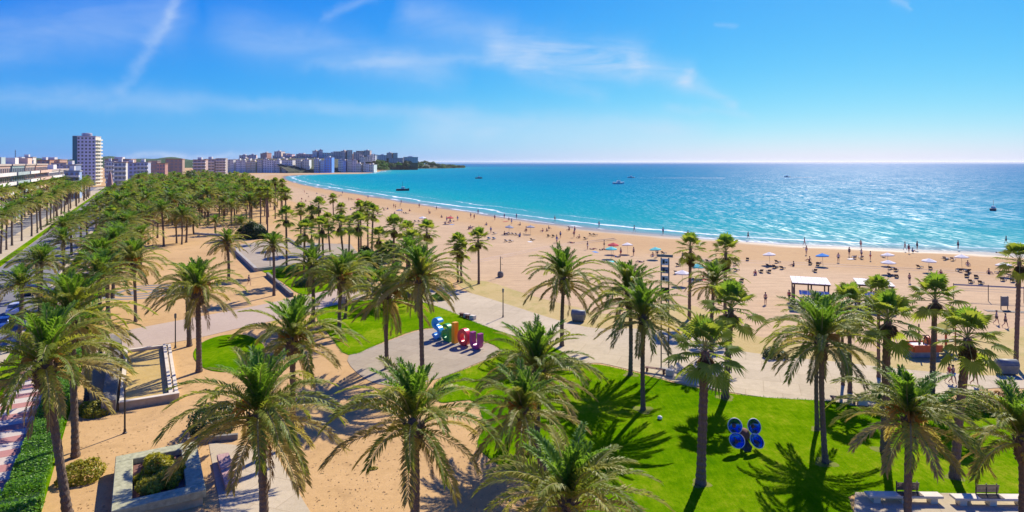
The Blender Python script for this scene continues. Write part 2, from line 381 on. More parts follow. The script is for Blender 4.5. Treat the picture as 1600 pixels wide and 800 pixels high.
def sheet(name, pts, z, mat, kind='structure', skirt=0.25, smooth_k=0):
    """a flat area with real edges: polygon top at z, sides going down into the ground"""
    if smooth_k: pts = catmull([Vector(p) for p in pts], smooth_k)
    n = len(pts); vs = [(p[0], p[1], z) for p in pts] + [(p[0], p[1], z - skirt) for p in pts]
    area = sum(pts[i][0] * pts[(i + 1) % n][1] - pts[(i + 1) % n][0] * pts[i][1] for i in range(n))
    top = tuple(range(n)) if area > 0 else tuple(reversed(range(n)))
    fs = [top] + [(i, i + n, (i + 1) % n + n, (i + 1) % n) if area > 0 else ((i + 1) % n, (i + 1) % n + n, i + n, i) for i in range(n)]
    me = bpy.data.meshes.new(name); me.from_pydata(vs, [], fs); me.materials.append(mat); me.update()
    o = obj(name, me)
    return tag(o, kind=kind) if kind else o


SEA_Z = -0.4
shore_px = [(2300, 440), (1950, 418), (1700, 402.5), (1600, 397), (1500, 392.5), (1400, 388.5), (1300, 384), (1200, 379.5), (1100, 372.5), (1000, 364), (930, 357), (860, 349), (790, 339.5),
            (720, 329), (650, 318), (590, 308), (540, 300), (500, 293.5), (470, 287.5), (452, 282), (446, 278), (450, 275.4), (470, 273.6), (500, 272.6), (535, 272.0), (570, 271.3), (590, 268.6), (597, 266.8)]
shore = [G(x, y, SEA_Z) for x, y in shore_px]
shore_s = catmull(shore, 5, closed=False)
head_px = [(589, 264.8), (620, 264.0), (660, 263.4), (700, 262.9), (727, 262.3)]
tip = [G(x, y, SEA_Z) for x, y in head_px]

# inner edge of the beach in front of the promenade and the palms
inner_px = [(2300, 640), (1900, 575), (1600, 545), (1450, 552), (1300, 548), (1180, 528), (1080, 498), (960, 492), (860, 480), (780, 462), (730, 440), (690, 418), (650, 392), (600, 372), (550, 350),
            (500, 332), (450, 312), (420, 298), (400, 289), (380, 281), (372, 276), (385, 273.2), (420, 271.6), (470, 270.6), (535, 269.8), (570, 269.2), (583, 268.2), (586, 266.8)]
inner_s = catmull([G(x, y) for x, y in inner_px], 5, closed=False)
n = len(shore_s); rows = []
prof = ((0.0, 0.012), (0.25, 0.03), (0.6, 0.03), (0.85, -0.12), (1.0, -0.40))
for f, z in prof:
    rows.append([inner_s[i].lerp(shore_s[i], f) for i in range(n)])
vs = []
for (f, z), r in zip(prof, rows): vs += [(p.x, p.y, z) for p in r]
outw = []
for i in range(n):
    d = (shore_s[i] - inner_s[i]); d.z = 0; d.normalize(); p = shore_s[i] + d * 30; outw.append((p.x, p.y, -2.2))
vs += outw
fs = [(k * n + i, k * n + i + 1, (k + 1) * n + i + 1, (k + 1) * n + i) for k in range(len(prof)) for i in range(n - 1)]
me = bpy.data.meshes.new('beach'); me.from_pydata(vs, [], fs)
at = me.attributes.new('wet', 'FLOAT', 'POINT')
vals = []
for k in range(len(prof)): vals += [prof[k][0]] * n
vals += [1.3] * n
at.data.foreach_set('value', vals); me.update()


def beach_mat():
    m, nt, out = new_mat('beach_sand'); v = nd(nt, 'ShaderNodeTexCoord').outputs['Object']
    w = nd(nt, 'ShaderNodeAttribute', attribute_name='wet').outputs['Fac']
    n1 = noise(nt, v, 0.03, 6, 0.6); n2 = noise(nt, v, 0.5, 6, 0.7); n3 = noise(nt, v, 3.5, 4, 0.7)
    f = mth(nt, 'ADD', mth(nt, 'MULTIPLY', n1, 0.5), mth(nt, 'MULTIPLY', n2, 0.5))
    dry = ramp(nt, f, [(0.36, (0.44, 0.288, 0.150)), (0.64, (0.535, 0.368, 0.198))])
    damp = ramp(nt, f, [(0.36, (0.41, 0.24, 0.10)), (0.64, (0.49, 0.31, 0.132))])
    trk = noise(nt, v, 0.8, 4, 0.7, stretch=(0.15, 1, 1)); dry = mixc_(nt, 0.5, dry, ramp(nt, trk, [(0.35, (0.78, 0.77, 0.76)), (0.6, (1.12, 1.12, 1.12))]), 'MULTIPLY')
    wd = mth(nt, 'ADD', w, mth(nt, 'MULTIPLY', mth(nt, 'SUBTRACT', n1, 0.5), 0.25))
    cc = mixc_(nt, mth(nt, 'MULTIPLY', mth(nt, 'SUBTRACT', wd, 0.50), 6.0, True), dry, damp)
    wet = mth(nt, 'MULTIPLY', mth(nt, 'SUBTRACT', wd, 0.90), 14.0, True)
    cc = mixc_(nt, wet, cc, (0.25, 0.17, 0.11))
    cc = mixc_(nt, 0.4, cc, ramp(nt, n3, [(0.3, (0.7, 0.7, 0.7)), (0.7, (1.25, 1.25, 1.25))]), 'MULTIPLY')
    b = nd(nt, 'ShaderNodeBump', {'Strength': 0.5, 'Distance': 0.15, 'Height': mth(nt, 'ADD', n2, mth(nt, 'MULTIPLY', n3, 0.4))})
    ro = nd(nt, 'ShaderNodeMapRange', {'Value': wet, 'To Min': 0.95, 'To Max': 0.35}).outputs[0]
    p = nd(nt, 'ShaderNodeBsdfPrincipled', {'Base Color': cc, 'Roughness': ro, 'Normal': b.outputs[0]}); p.inputs['Specular IOR Level'].default_value = 0.25
    nt.links.new(p.outputs[0], out.inputs[0]); return m


me.materials.append(beach_mat()); tag(obj('beach', me), kind='structure')

# one big ground sheet; its seaward edge runs below the beach and behind the headland
mid = [inner_s[i].lerp(shore_s[i], 0.35) for i in range(n)]
back = [Vector((tip[0].x + 60, tip[0].y + 40, 0)), Vector((-300, 3300, 0)), Vector((-2500, 9000, 0)), Vector((-9000, 30000, 0)), Vector((-40000, 30000, 0)), Vector((-40000, -400, 0)), Vector((700, -400, 0)), Vector((700, 40, 0))]
sheet('ground', [Vector((p.x, p.y, 0)) for p in mid] + back, 0.0, M['soil'], skirt=3.0)

# the sea: a fan of quads out to the horizon; each point knows its distance from the shore
ang = np.radians(np.linspace(-62, 75, 150)); rad = np.concatenate([np.linspace(60, 400, 60), np.geomspace(410, 80000, 90)])
AA, RR = np.meshgrid(ang, rad); X = (np.sin(AA) * RR).ravel(); Y = (np.cos(AA) * RR).ravel()
sp = np.array([(p.x, p.y) for p in shore_s + tip])
dmin = np.full(X.shape, 1e9)
for i in range(len(sp) - 1):
    a, b = sp[i], sp[i + 1]; d = b - a; L2 = max((d ** 2).sum(), 1e-6)
    t = np.clip(((X - a[0]) * d[0] + (Y - a[1]) * d[1]) / L2, 0, 1)
    dmin = np.minimum(dmin, np.hypot(X - a[0] - t * d[0], Y - a[1] - t * d[1]))
na, nr = len(ang), len(rad)
vs = np.stack([X, Y, np.full(X.shape, SEA_Z)], 1)
ii, jj = np.meshgrid(np.arange(nr - 1), np.arange(na - 1), indexing='ij'); q = (ii * na + jj).ravel()
fs = np.stack([q, q + na, q + na + 1, q + 1], 1)[:, ::-1]
me = bpy.data.meshes.new('sea'); me.from_pydata(vs.tolist(), [], fs.tolist())
at = me.attributes.new('shore', 'FLOAT', 'POINT'); at.data.foreach_set('value', dmin.astype(np.float32)); me.update()


def sea_mat():
    m, nt, out = new_mat('sea_water'); v = nd(nt, 'ShaderNodeTexCoord').outputs['Object']
    s = nd(nt, 'ShaderNodeAttribute', attribute_name='shore').outputs['Fac']
    nb = noise(nt, v, 0.006, 5, 0.6, stretch=(1, 2.2, 1)); nbs = noise(nt, v, 0.02, 4, 0.6, stretch=(1, 3, 1))
    lg = mth(nt, 'DIVIDE', mth(nt, 'LOGARITHM', mth(nt, 'ADD', s, 2.0), 10.0), 4.2)
    lg = mth(nt, 'ADD', lg, mth(nt, 'MULTIPLY', mth(nt, 'ADD', mth(nt, 'SUBTRACT', nb, 0.5), mth(nt, 'MULTIPLY', mth(nt, 'SUBTRACT', nbs, 0.5), 0.5)), 0.12))
    cc = ramp(nt, lg, [(0.12, (0.20, 0.26, 0.27)), (0.25, (0.08, 0.29, 0.31)), (0.38, (0.010, 0.27, 0.30)), (0.50, (0.001, 0.225, 0.31)), (0.64, (0.0003, 0.165, 0.285)), (0.85, (0.0002, 0.12, 0.28))])
    # foam of the breakers: bands at a few metres from the waterline, torn by noise
    wob = mth(nt, 'ADD', s, mth(nt, 'MULTIPLY', mth(nt, 'SUBTRACT', noise(nt, v, 0.03, 4, 0.6), 0.5), 14.0))
    tear = noise(nt, v, 0.55, 5, 0.7, stretch=(1, 1.6, 1)); gaps = noise(nt, v, 0.022, 3, 0.5)

    def band(c, w, thr):
        d = mth(nt, 'DIVIDE', mth(nt, 'ABSOLUTE', mth(nt, 'SUBTRACT', wob, c)), w)
        k = mth(nt, 'SUBTRACT', 1.0, d, True)
        return mth(nt, 'MULTIPLY', mth(nt, 'SUBTRACT', mth(nt, 'ADD', k, mth(nt, 'ADD', tear, gaps)), thr), 2.6, True)
    foam = mth(nt, 'MAXIMUM', mth(nt, 'MAXIMUM', band(11.0, 3.2, 1.60), band(24.0, 2.6, 1.84)), mth(nt, 'MULTIPLY', band(0.5, 1.8, 1.3), 0.6))
    cc = mixc_(nt, foam, cc, (0.78, 0.80, 0.80))
    w1 = noise(nt, v, 0.09, 5, 0.65, stretch=(1, 1.8, 1)); w2 = noise(nt, v, 0.6, 5, 0.65, stretch=(1, 1.6, 1))
    b1 = nd(nt, 'ShaderNodeBump', {'Strength': 0.25, 'Distance': 1.0, 'Height': w1})
    b2 = nd(nt, 'ShaderNodeBump', {'Strength': 0.3, 'Distance': 0.4, 'Height': w2, 'Normal': b1.outputs[0]})
    ro = nd(nt, 'ShaderNodeMapRange', {'Value': foam, 'To Min': 0.455, 'To Max': 0.8}).outputs[0]
    df = nd(nt, 'ShaderNodeBsdfDiffuse', {'Color': cc, 'Normal': b1.outputs[0]}); gl = nd(nt, 'ShaderNodeBsdfGlossy', {'Color': (1, 1, 1, 1), 'Roughness': ro, 'Normal': b2.outputs[0]}, distribution='BECKMANN')
    fr = nd(nt, 'ShaderNodeFresnel', {'IOR': 1.33}).outputs[0]      # mean reflectance of a wind-roughened surface never reaches the mirror value
    # sun-glint sparkle put into the gloss weight as noise streaks, at two sizes
    g1 = noise(nt, v, 0.8, 3, 0.8, stretch=(1, 0.16, 1)); g2 = noise(nt, v, 0.055, 4, 0.65, stretch=(1, 0.25, 1))
    gl_ = mth(nt, 'MULTIPLY', mth(nt, 'MULTIPLY', mth(nt, 'SUBTRACT', g1, 0.48, True), 18.0), mth(nt, 'MULTIPLY', mth(nt, 'SUBTRACT', g2, 0.25, True), 4.0))
    fac = mth(nt, 'ADD', 0.002, mth(nt, 'MULTIPLY', mth(nt, 'ADD', mth(nt, 'MULTIPLY', fr, 0.036), 0.0005), mth(nt, 'ADD', 0.12, gl_)), True)
    mx = nd(nt, 'ShaderNodeMixShader', {0: fac, 1: df.outputs[0], 2: gl.outputs[0]})
    nt.links.new(mx.outputs[0], out.inputs[0]); return m


me.materials.append(sea_mat()); tag(obj('sea', me), kind='structure')

P2 = lambda L: [G(x, y) for x, y in L]
# promenade, dry verge, crossing path, paved plazas
sheet('promenade', P2([(640, 447), (690, 449), (735, 458), (800, 478), (870, 500), (930, 513), (1000, 514), (1070, 522), (1140, 545), (1210, 556), (1300, 565), (1400, 576), (1500, 585), (1600, 588), (1900, 590), (1900, 630),
                       (1600, 607), (1500, 612), (1420, 622), (1340, 634), (1200, 622), (1070, 600), (1000, 582), (940, 568), (905, 566), (860, 541), (800, 524), (740, 503), (690, 482), (650, 470), (600, 466)]), 0.036, M['paving'], smooth_k=4)
sheet('dry_verge', P2([(715, 442), (760, 440), (830, 462), (900, 480), (960, 492), (1030, 482), (1085, 478), (1150, 512), (1220, 535), (1300, 540), (1400, 552), (1480, 535), (1560, 518), (1640, 510), (1900, 540),
                       (1900, 592), (1600, 590), (1500, 587), (1400, 578), (1300, 567), (1210, 558), (1140, 547), (1070, 524), (1000, 516), (930, 515), (870, 502), (800, 480), (745, 462)]), 0.028, M['dry_grass'], smooth_k=4)
sheet('crossing_path', P2([(150, 528), (195, 517), (300, 497), (400, 478), (470, 463), (540, 450), (620, 446), (650, 447), (640, 458), (600, 468), (560, 472), (500, 487), (400, 507), (300, 530), (200, 547), (150, 560)]), 0.03, M['pink_path'], smooth_k=4)
sheet('letter_plaza', P2([(545, 556), (595, 538), (650, 518), (690, 515), (735, 528), (782, 548), (735, 572), (690, 590), (640, 602), (590, 600), (555, 580)]), 0.035, M['plaza'], smooth_k=3)
sheet('concrete_path', P2([(326, 692), (395, 698), (428, 705), (448, 740), (492, 812), (540, 900), (330, 900), (345, 800)]), 0.03, M['paving'])
lawn_px = [(494, 490), (525, 477), (590, 468), (650, 471), (695, 484), (745, 505), (800, 525), (862, 542), (906, 568), (940, 571), (1000, 585), (1070, 603), (1130, 614), (1200, 622), (1300, 628), (1340, 636), (1420, 640), (1500, 642), (1600, 646), (1800, 655),
           (1900, 700), (1900, 760), (1600, 776), (1480, 773), (1338, 771), (1332, 800), (1340, 900), (1000, 960), (920, 830), (880, 790), (830, 757), (790, 734), (757, 710), (746, 692), (756, 662), (742, 628), (715, 627), (688, 629), (676, 612),
           (690, 592), (737, 574), (785, 549), (737, 526), (692, 513), (650, 516), (595, 536), (546, 555), (520, 530)]
lawn = sheet('lawn', P2(lawn_px), 0.05, M['lawn'], smooth_k=3)
sheet('lawn', P2([(302, 556), (314, 537), (345, 525), (385, 524), (412, 540), (408, 566), (370, 581), (322, 577)]), 0.05, M['lawn'], smooth_k=4)
sheet('lawn', P2([(395, 410), (470, 398), (545, 400), (620, 430), (560, 444), (500, 456), (470, 460), (440, 440)]), 0.06, M['lawn'], smooth_k=3)
sheet('bench_terrace', P2([(1336, 771), (1900, 777), (1900, 900), (1330, 900)]), 0.085, M['paving'])

# avenue: striped walkway, grass strips, carriageways
def strip(name, t0, t1, s0, s1, z, mat):
    return sheet(name, [AV_pt(t0, s0), AV_pt(t1, s0), AV_pt(t1, s1), AV_pt(t0, s1)], z, mat)


walk = strip('striped_walkway', -10.2, -7.1, 10, 520, 0.03, M['white_tile'])
me_st = MB().box(0, 3.1, 0, 1.25, -0.02, 0).mesh('stripe', M['red_tile'])
for k in range(120):
    s = 34 + k * 2.6; p = AV_pt(-10.2, s, 0.036); o = obj('paving_stripe', me_st, walk, p, (0, 0, A_ROT))
strip('grass_strip', -11.8, -10.3, 10, 520, 0.07, M['lawn'])
strip('road', -23.2, -12.6, 10, 620, 0.02, M['asphalt'])
strip('pavement', -12.6, -11.8, 10, 620, 0.13, M['paving'])
strip('grass_strip', -24.6, -23.3, 60, 620, 0.13, M['lawn'])
strip('pavement', -30.0, -24.7, 10, 620, 0.10, M['paving'])
strip('road', -35.4, -30.1, 10, 620, 0.02, M['asphalt'])
strip('pavement', -38.2, -35.5, 10, 620, 0.12, M['paving'])
strip('grass_strip', -6.9, -4.9, 18, 130, 0.05, M['lawn'])
# concentric paving rings in the sand of the park
rc = G(224, 456)
for r in (1.7, 3.5, 5.4):
    mb = MB(); k = 40
    for i in range(k):
        a = 2 * math.pi * i / k
        for rr in (r - 0.42, r + 0.42): mb.v.append((rr * math.cos(a), rr * math.sin(a), 0.0))
    mb.f = [(2 * i, 2 * i + 1, (2 * i + 3) % (2 * k), (2 * i + 2) % (2 * k)) for i in range(k)]
    o = obj('paving_ring', mb.mesh('paving_ring', M['asphalt']), None, (rc.x, rc.y, 0.012)); tag(o, kind='structure')

# ------------------------------------------------------------------ palms
def frond_path(L, e0, droop, N, seed, tw=0.0):
    r = random.Random(seed); p = Vector((0, 0, 0)); pts = [p.copy()]; yaw = 0.0; k = r.uniform(-0.12, 0.12)
    for i in range(N):
        t = (i + 0.5) / N; e = e0 - droop * t ** 1.35; yaw += k / N
        p = p + Vector((math.cos(e) * math.cos(yaw), math.cos(e) * math.sin(yaw), math.sin(e))) * (L / N); pts.append(p.copy())
    return pts


def add_frond(mb, mi, L, e0, droop, nl, ll, lw, seed, R=None, N=10, rw=0.03, sag=0.25):
    """pinnate frond: tapering rib and two ranks of narrow leaflets; mi collects material indices"""
    r = random.Random(seed * 7 + 3); pts = frond_path(L, e0, droop, N, seed); f0 = len(mb.f)
    up = Vector((0, 0, 1)); base = len(mb.v)
    tw = r.uniform(-0.35, 0.35)
    for i, p in enumerate(pts):
        t = (pts[min(i + 1, N)] - pts[max(i - 1, 0)]).normalized(); side = t.cross(up)
        side = side.normalized() if side.length > 1e-3 else Vector((0, 1, 0)); nrm = side.cross(t)
        w = rw * (1 - 0.85 * i / N) + 0.004
        for q in (side * w, nrm * w * 0.8, side * -w): mb.v.append(tuple(p + q))
    for i in range(N):
        a = base + i * 3; mb.f += [(a, a + 1, a + 4, a + 3), (a + 1, a + 2, a + 5, a + 4)]
    mi += [1] * (len(mb.f) - f0); f0 = len(mb.f)
    for k in range(nl):
        u = 0.13 + 0.87 * (k + r.uniform(0, 0.6)) / nl; x = u * N; i = min(int(x), N - 1); fr = x - i
        p = pts[i].lerp(pts[i + 1], fr); t = (pts[i + 1] - pts[i]).normalized(); side = t.cross(up)
        side = side.normalized() if side.length > 1e-3 else Vector((0, 1, 0)); nrm = side.cross(t)
        for s in (-1, 1):
            a = math.radians(56 - 30 * u + r.uniform(-10, 10)); v = 0.5 + r.uniform(-0.2, 0.25) + tw * s
            d = (t * math.cos(a) + side * (s * math.sin(a)) + nrm * v * math.sin(a)).normalized()
            ln = ll * (0.45 + 0.75 * math.sin(math.pi * min(1, 0.12 + 0.80 * u)) ** 0.8) * r.uniform(0.85, 1.12)
            m_ = p + d * ln * 0.5; e = p + d * ln + Vector((0, 0, -sag * ln * r.uniform(0.5, 1.3)))
            wv = d.cross(nrm * 0.8 + t * 0.4); wv = wv.normalized() * lw * r.uniform(0.8, 1.2) if wv.length > 1e-3 else side * lw
            b = len(mb.v); mb.v += [tuple(p), tuple(m_ + wv), tuple(e), tuple(m_ - wv)]; mb.f.append((b, b + 1, b + 2, b + 3))
    mi += [0] * (len(mb.f) - f0)


def finish(mb, mi, name, mats):
    me = mb.mesh(name, mats); me.polygons.foreach_set('material_index', mi); return me


# classes of fronds from upright to hanging: (start elevation, droop, length factor, material)
FCLS = [(84, 30, 0.58, 'frond_young'), (76, 50, 0.72, 'frond_young'), (65, 72, 0.84, 'frond'), (53, 84, 0.95, 'frond'), (40, 92, 1.02, 'frond'), (26, 78, 1.0, 'frond'), (11, 62, 0.92, 'frond_old'), (-6, 46, 0.80, 'frond_old')]
FM = []
for ci, (e, d, lf, mt) in enumerate(FCLS):
    vs_ = []
    for k in range(3):
        mb = MB(); mi = []
        add_frond(mb, mi, 4.5 * lf, math.radians(e), math.radians(d), 66, 0.52, 0.036, ci * 10 + k, rw=0.04, sag=0.3)
        vs_.append(finish(mb, mi, 'frond', [M[mt], M['rachis']]))
    FM.append(vs_)


M['frond_dead'] = leaf_mat('dead_frond', [(0.20, 0.12, 0.05), (0.30, 0.19, 0.08)], 0.2, (0.4, 0.25, 0.08), rough=0.8, isl=0.5)
DEAD = []
for k in range(3):
    mb = MB(); mi = []; add_frond(mb, mi, 2.9, math.radians(-48 - 8 * k), math.radians(34), 40, 0.34, 0.022, 90 + k, rw=0.032, sag=0.5); DEAD.append(finish(mb, mi, 'dead_frond', [M['frond_dead'], M['rachis']]))


def crown_plan(n, r):
    """directions of n fronds: (class, azimuth)"""
    res = []
    for k in range(n):
        x = (k + 0.5) / n; c = min(int(x ** 1.22 * 8), 7)
        res.append((c, k * 2.39996 + r.uniform(-0.25, 0.25)))
    return res


def far_crown(seed, n, lod):
    r = random.Random(seed); mb = MB(); mi_all = []
    nl, lw, N = ((24, 0.065, 6), (13, 0.15, 5))[lod]
    for c, az in crown_plan(n, r):
        e, d, lf, mt = FCLS[c]; sub = MB(); mi = []
        add_frond(sub, mi, 4.5 * lf * r.uniform(0.85, 1.08), math.radians(e + r.uniform(-8, 8)), math.radians(d), nl, 0.66, lw, r.randrange(10 ** 6), N=N, rw=0.05)
        R = Matrix.Rotation(az, 3, 'Z'); k = {'frond_young': 0, 'frond': 2, 'frond_old': 3}[mt]
        mb.add([R @ Vector(v) for v in sub.v], sub.f); mi_all += [1 if m else k for m in mi]
    # orange stalks of dates in the heart of the crown
    for k in range(r.randrange(0, 5)):
        az = r.uniform(0, 6.28); b = Vector((math.cos(az), math.sin(az), 0))
        sub = MB().tube([b * 0.2 + Vector((0, 0, 0.2)), b * 0.7 + Vector((0, 0, 0.55)), b * 1.15 + Vector((0, 0, 0.1))], [0.06, 0.12, 0.2], 5)
        mb.add(sub.v, sub.f); mi_all += [4] * len(sub.f)
    return finish(mb, mi_all, 'crown', [M['crown_young'], M['rachis'], M['crown_mid'], M['crown_old'], M['fruit']])


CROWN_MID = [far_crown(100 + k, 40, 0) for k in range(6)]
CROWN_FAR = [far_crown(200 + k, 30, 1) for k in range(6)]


def fan_leaf(mb, mi, pl, R, seed, droop=0.5, e0=0.0, mat_i=0):
    """fan leaf: stalk along +X rising at e0, then a pleated round blade whose split tips hang"""
    r = random.Random(seed); N = 4; f0 = len(mb.f)
    pts = [Vector((math.cos(e0) * pl * i / N, 0, math.sin(e0) * pl * i / N - 0.10 * pl * (i / N) ** 2)) for i in range(N + 1)]
    mb.tube(pts, [0.03, 0.027, 0.024, 0.02, 0.016], 3, cap=False); mi += [1] * (len(mb.f) - f0); f0 = len(mb.f)
    t = (pts[-1] - pts[-2]).normalized(); side = Vector((0, 1, 0)); nrm = t.cross(side) * -1; c = pts[-1]; S = 20; span = math.radians(250)
    for k in range(S):
        a0 = -span / 2 + span * k / S; a1 = a0 + span / S; am = (a0 + a1) / 2; rr = R * (0.78 + 0.25 * math.cos(am * 0.8)) * r.uniform(0.9, 1.08)
        def pt(a, q, h=0.0):
            d = t * math.cos(a) + side * math.sin(a); p = c + d * q + nrm * h; p.z -= droop * max(0, q - R * 0.35) ** 2 / R * 0.55; return p
        b = len(mb.v)
        mb.v += [tuple(c), tuple(pt(a0, rr * 0.62)), tuple(pt(am, rr * 0.60, 0.035)), tuple(pt(a1, rr * 0.62)), tuple(pt(am, rr) + Vector((0, 0, -0.10 * R * r.uniform(0.2, 2.2))))]
        mb.f += [(b, b + 1, b + 2), (b, b + 2, b + 3), (b + 1, b + 4, b + 2), (b + 2, b + 4, b + 3)]
    mi += [mat_i] * (len(mb.f) - f0)


WCLS = [(84, 'fan_young'), (68, 'fan'), (52, 'fan'), (37, 'fan'), (18, 'fan'), (-6, 'fan'), (-34, 'fan')]
WM = []
for ci, (e, mt) in enumerate(WCLS):
    vs_ = []
    for k in range(3):
        mb = MB(); mi = []
        fan_leaf(mb, mi, 1.2, 0.92, ci * 9 + k, e0=math.radians(e)); vs_.append(finish(mb, mi, 'fan_leaf', [M[mt], M['rachis']]))
    WM.append(vs_)


def skirt_mesh(seed, n=26):
    r = random.Random(seed); mb = MB(); mi = []
    for k in range(n):
        sub = MB(); sm = []
        fan_leaf(sub, sm, 0.55, 0.62, seed * 31 + k, droop=0.5, e0=math.radians(r.uniform(-74, -50))); R = Matrix.Rotation(k * 2.39996, 3, 'Z'); dz = -r.uniform(0.1, 0.75)
        mb.add([R @ (Vector(v) * r.uniform(0.8, 1.0)) + Vector((0, 0, dz)) for v in sub.v], sub.f); mi += sm
    return finish(mb, mi, 'dead_leaf_skirt', [M['fan_dry'], M['fan_dry']])


SKIRT = [skirt_mesh(3 + k) for k in range(3)]


def far_fan_crown(seed, n=28):
    r = random.Random(seed); mb = MB(); mi_all = []
    for k in range(n):
        c = min(int(((k + 0.5) / n) * 7), 6); sub = MB(); mi = []
        fan_leaf(sub, mi, 1.0 * r.uniform(0.8, 1.1), 0.95, seed * 50 + k, e0=math.radians(WCLS[c][0] + r.uniform(-8, 8)))
        R = Matrix.Rotation(k * 2.39996 + r.uniform(-.2, .2), 3, 'Z'); mb.add([R @ Vector(v) for v in sub.v], sub.f); mi_all += [1 if m else (0 if c < 1 else 2) for m in mi]
    return finish(mb, mi_all, 'crown', [M['fan_young'], M['rachis'], M['fan']])


FANCROWN = [far_fan_crown(20 + k) for k in range(4)]


def trunk_mesh(seed, kind):
    """unit-height trunk with rings of leaf scars, thicker foot, slight wander; radius 1 at mid height"""
    r = random.Random(seed); rings, nseg = 46, 11; mb = MB(); wx, wy = r.uniform(-0.6, 0.6), r.uniform(-0.6, 0.6)
    for i in range(rings + 1):
        t = i / rings; ra = 1.0 + 0.35 * math.exp(-t * 18) - 0.12 * t
        if kind == 'date': ra += 0.25 * max(0, (t - 0.9) / 0.1)
        ra *= 1.0 + (0.09 if i % 2 else -0.05)
        for k in range(nseg):
            a = 2 * math.pi * (k + 0.5 * (i % 2)) / nseg; q = ra * (1 + r.uniform(-0.06, 0.06)); bow = math.sin(math.pi * t)
            mb.v.append((q * math.cos(a) + wx * bow, q * math.sin(a) + wy * bow, t))
    for i in range(rings):
        for k in range(nseg):
            q = i * nseg; mb.f.append((q + k, q + (k + 1) % nseg, q + nseg + (k + 1) % nseg, q + nseg + k))
    mb.f.append(tuple(rings * nseg + k for k in range(nseg)))
    return mb.mesh('trunk', M['trunk'] if kind == 'date' else M['trunk_fan'])


TR_D = [trunk_mesh(k, 'date') for k in range(5)]; TR_F = [trunk_mesh(10 + k, 'fan') for k in range(4)]


def boot_mesh(seed):
    """shaggy head of old leaf bases and hanging fibre just under the crown"""
    r = random.Random(seed); mb = MB()
    mb.lathe([(0.2, -1.15), (0.30, -0.9), (0.40, -0.45), (0.42, -0.1), (0.30, 0.25), (0.12, 0.5)], 10)
    for k in range(54):
        a = k * 2.39996; z = -1.1 + 1.3 * k / 54; b = Vector((math.cos(a), math.sin(a), 0)); t = Vector((-b.y, b.x, 0)); p = b * (0.27 + 0.12 * k / 54) + Vector((0, 0, z))
        e = p + b * r.uniform(0.10, 0.26) + Vector((0, 0, r.uniform(0.12, 0.38)))
        mb.add([p + t * 0.07, p - t * 0.07, e - t * 0.035, e + t * 0.035, p + Vector((0, 0, 0.16))], [(0, 1, 2, 3), (4, 0, 3), (1, 4, 2), (4, 3, 2)])
    return mb.mesh('leaf_base_head', M['trunk'])


BOOT = [boot_mesh(k) for k in range(3)]


def stalk_mesh(seed):
    """arching bunch of orange date stalks"""
    r = random.Random(seed); mb = MB()
    for k in range(26):
        a = r.uniform(-0.5, 0.5); L = r.uniform(0.55, 1.0); el = r.uniform(0.2, 0.9); pts = []
        p = Vector((0.18, 0, 0.2)); e = el
        for i in range(5):
            pts.append(p.copy()); p = p + Vector((math.cos(e) * math.cos(a), math.cos(e) * math.sin(a), math.sin(e))) * L / 4; e -= 0.42
        mb.tube(pts, [0.022, 0.018, 0.022, 0.035, 0.03], 4, cap=False)
    return mb.mesh('date_stalks', M['fruit'])


STALK = [stalk_mesh(k) for k in range(3)]


def date_palm(base, top, spread, label, detail, seed, group=None, fruit=2, nf=52, tr=0.205):
    """base and top: ground point and crown centre; spread: crown radius in metres"""
    r = random.Random(seed); base = Vector(base); top = Vector(top); v = top - base
    e = empty('date_palm', base, 0, label, 'palm', group)
    q = v.to_track_quat('Z', 'Y').to_euler()
    tr *= r.uniform(0.85, 1.2); obj('trunk', TR_D[seed % 5], e, (0, 0, 0), q, (tr, tr, v.length))
    k = spread / 3.55; spin = r.uniform(0, 6.28)
    if detail == 2:
        obj('leaf_base_head', BOOT[seed % 3], e, v, (0, 0, spin), (max(k, 0.85) * tr / 0.205,) * 2 + (max(k, 0.85),))
        tx, ty = r.uniform(-.13, .13), r.uniform(-.13, .13); nf = int(nf * r.uniform(0.78, 1.15))
        for i in range(r.choice((0, 1, 2, 4))): obj('dead_frond', DEAD[r.randrange(3)], e, v - Vector((0, 0, .3)), (0, 0, r.uniform(0, 6.28)), (k * r.uniform(.7, 1.05),) * 3)
        for c, az in crown_plan(nf, r):
            s = k * r.uniform(0.86, 1.1)
            obj('frond', FM[c][r.randrange(3)], e, v + Vector((0, 0, 0.25 - 0.07 * c)) * k, (tx * math.cos(az + spin) + ty * math.sin(az + spin) + r.uniform(-.12, .12), tx * math.sin(az + spin) - ty * math.cos(az + spin) + r.uniform(-.17, .17), az + spin), (s, s * (1 if r.random() < .5 else -1), s))
        for i in range(fruit):
            s = k * r.uniform(0.85, 1.25); obj('date_stalks', STALK[r.randrange(3)], e, v + Vector((0, 0, 0.25)), (0, 0, spin + i * 1.3 + r.uniform(-.3, .3)), (s, s, s))
    else:
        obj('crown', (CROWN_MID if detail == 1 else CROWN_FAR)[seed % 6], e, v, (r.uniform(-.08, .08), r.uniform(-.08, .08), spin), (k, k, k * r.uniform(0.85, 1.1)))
    return e


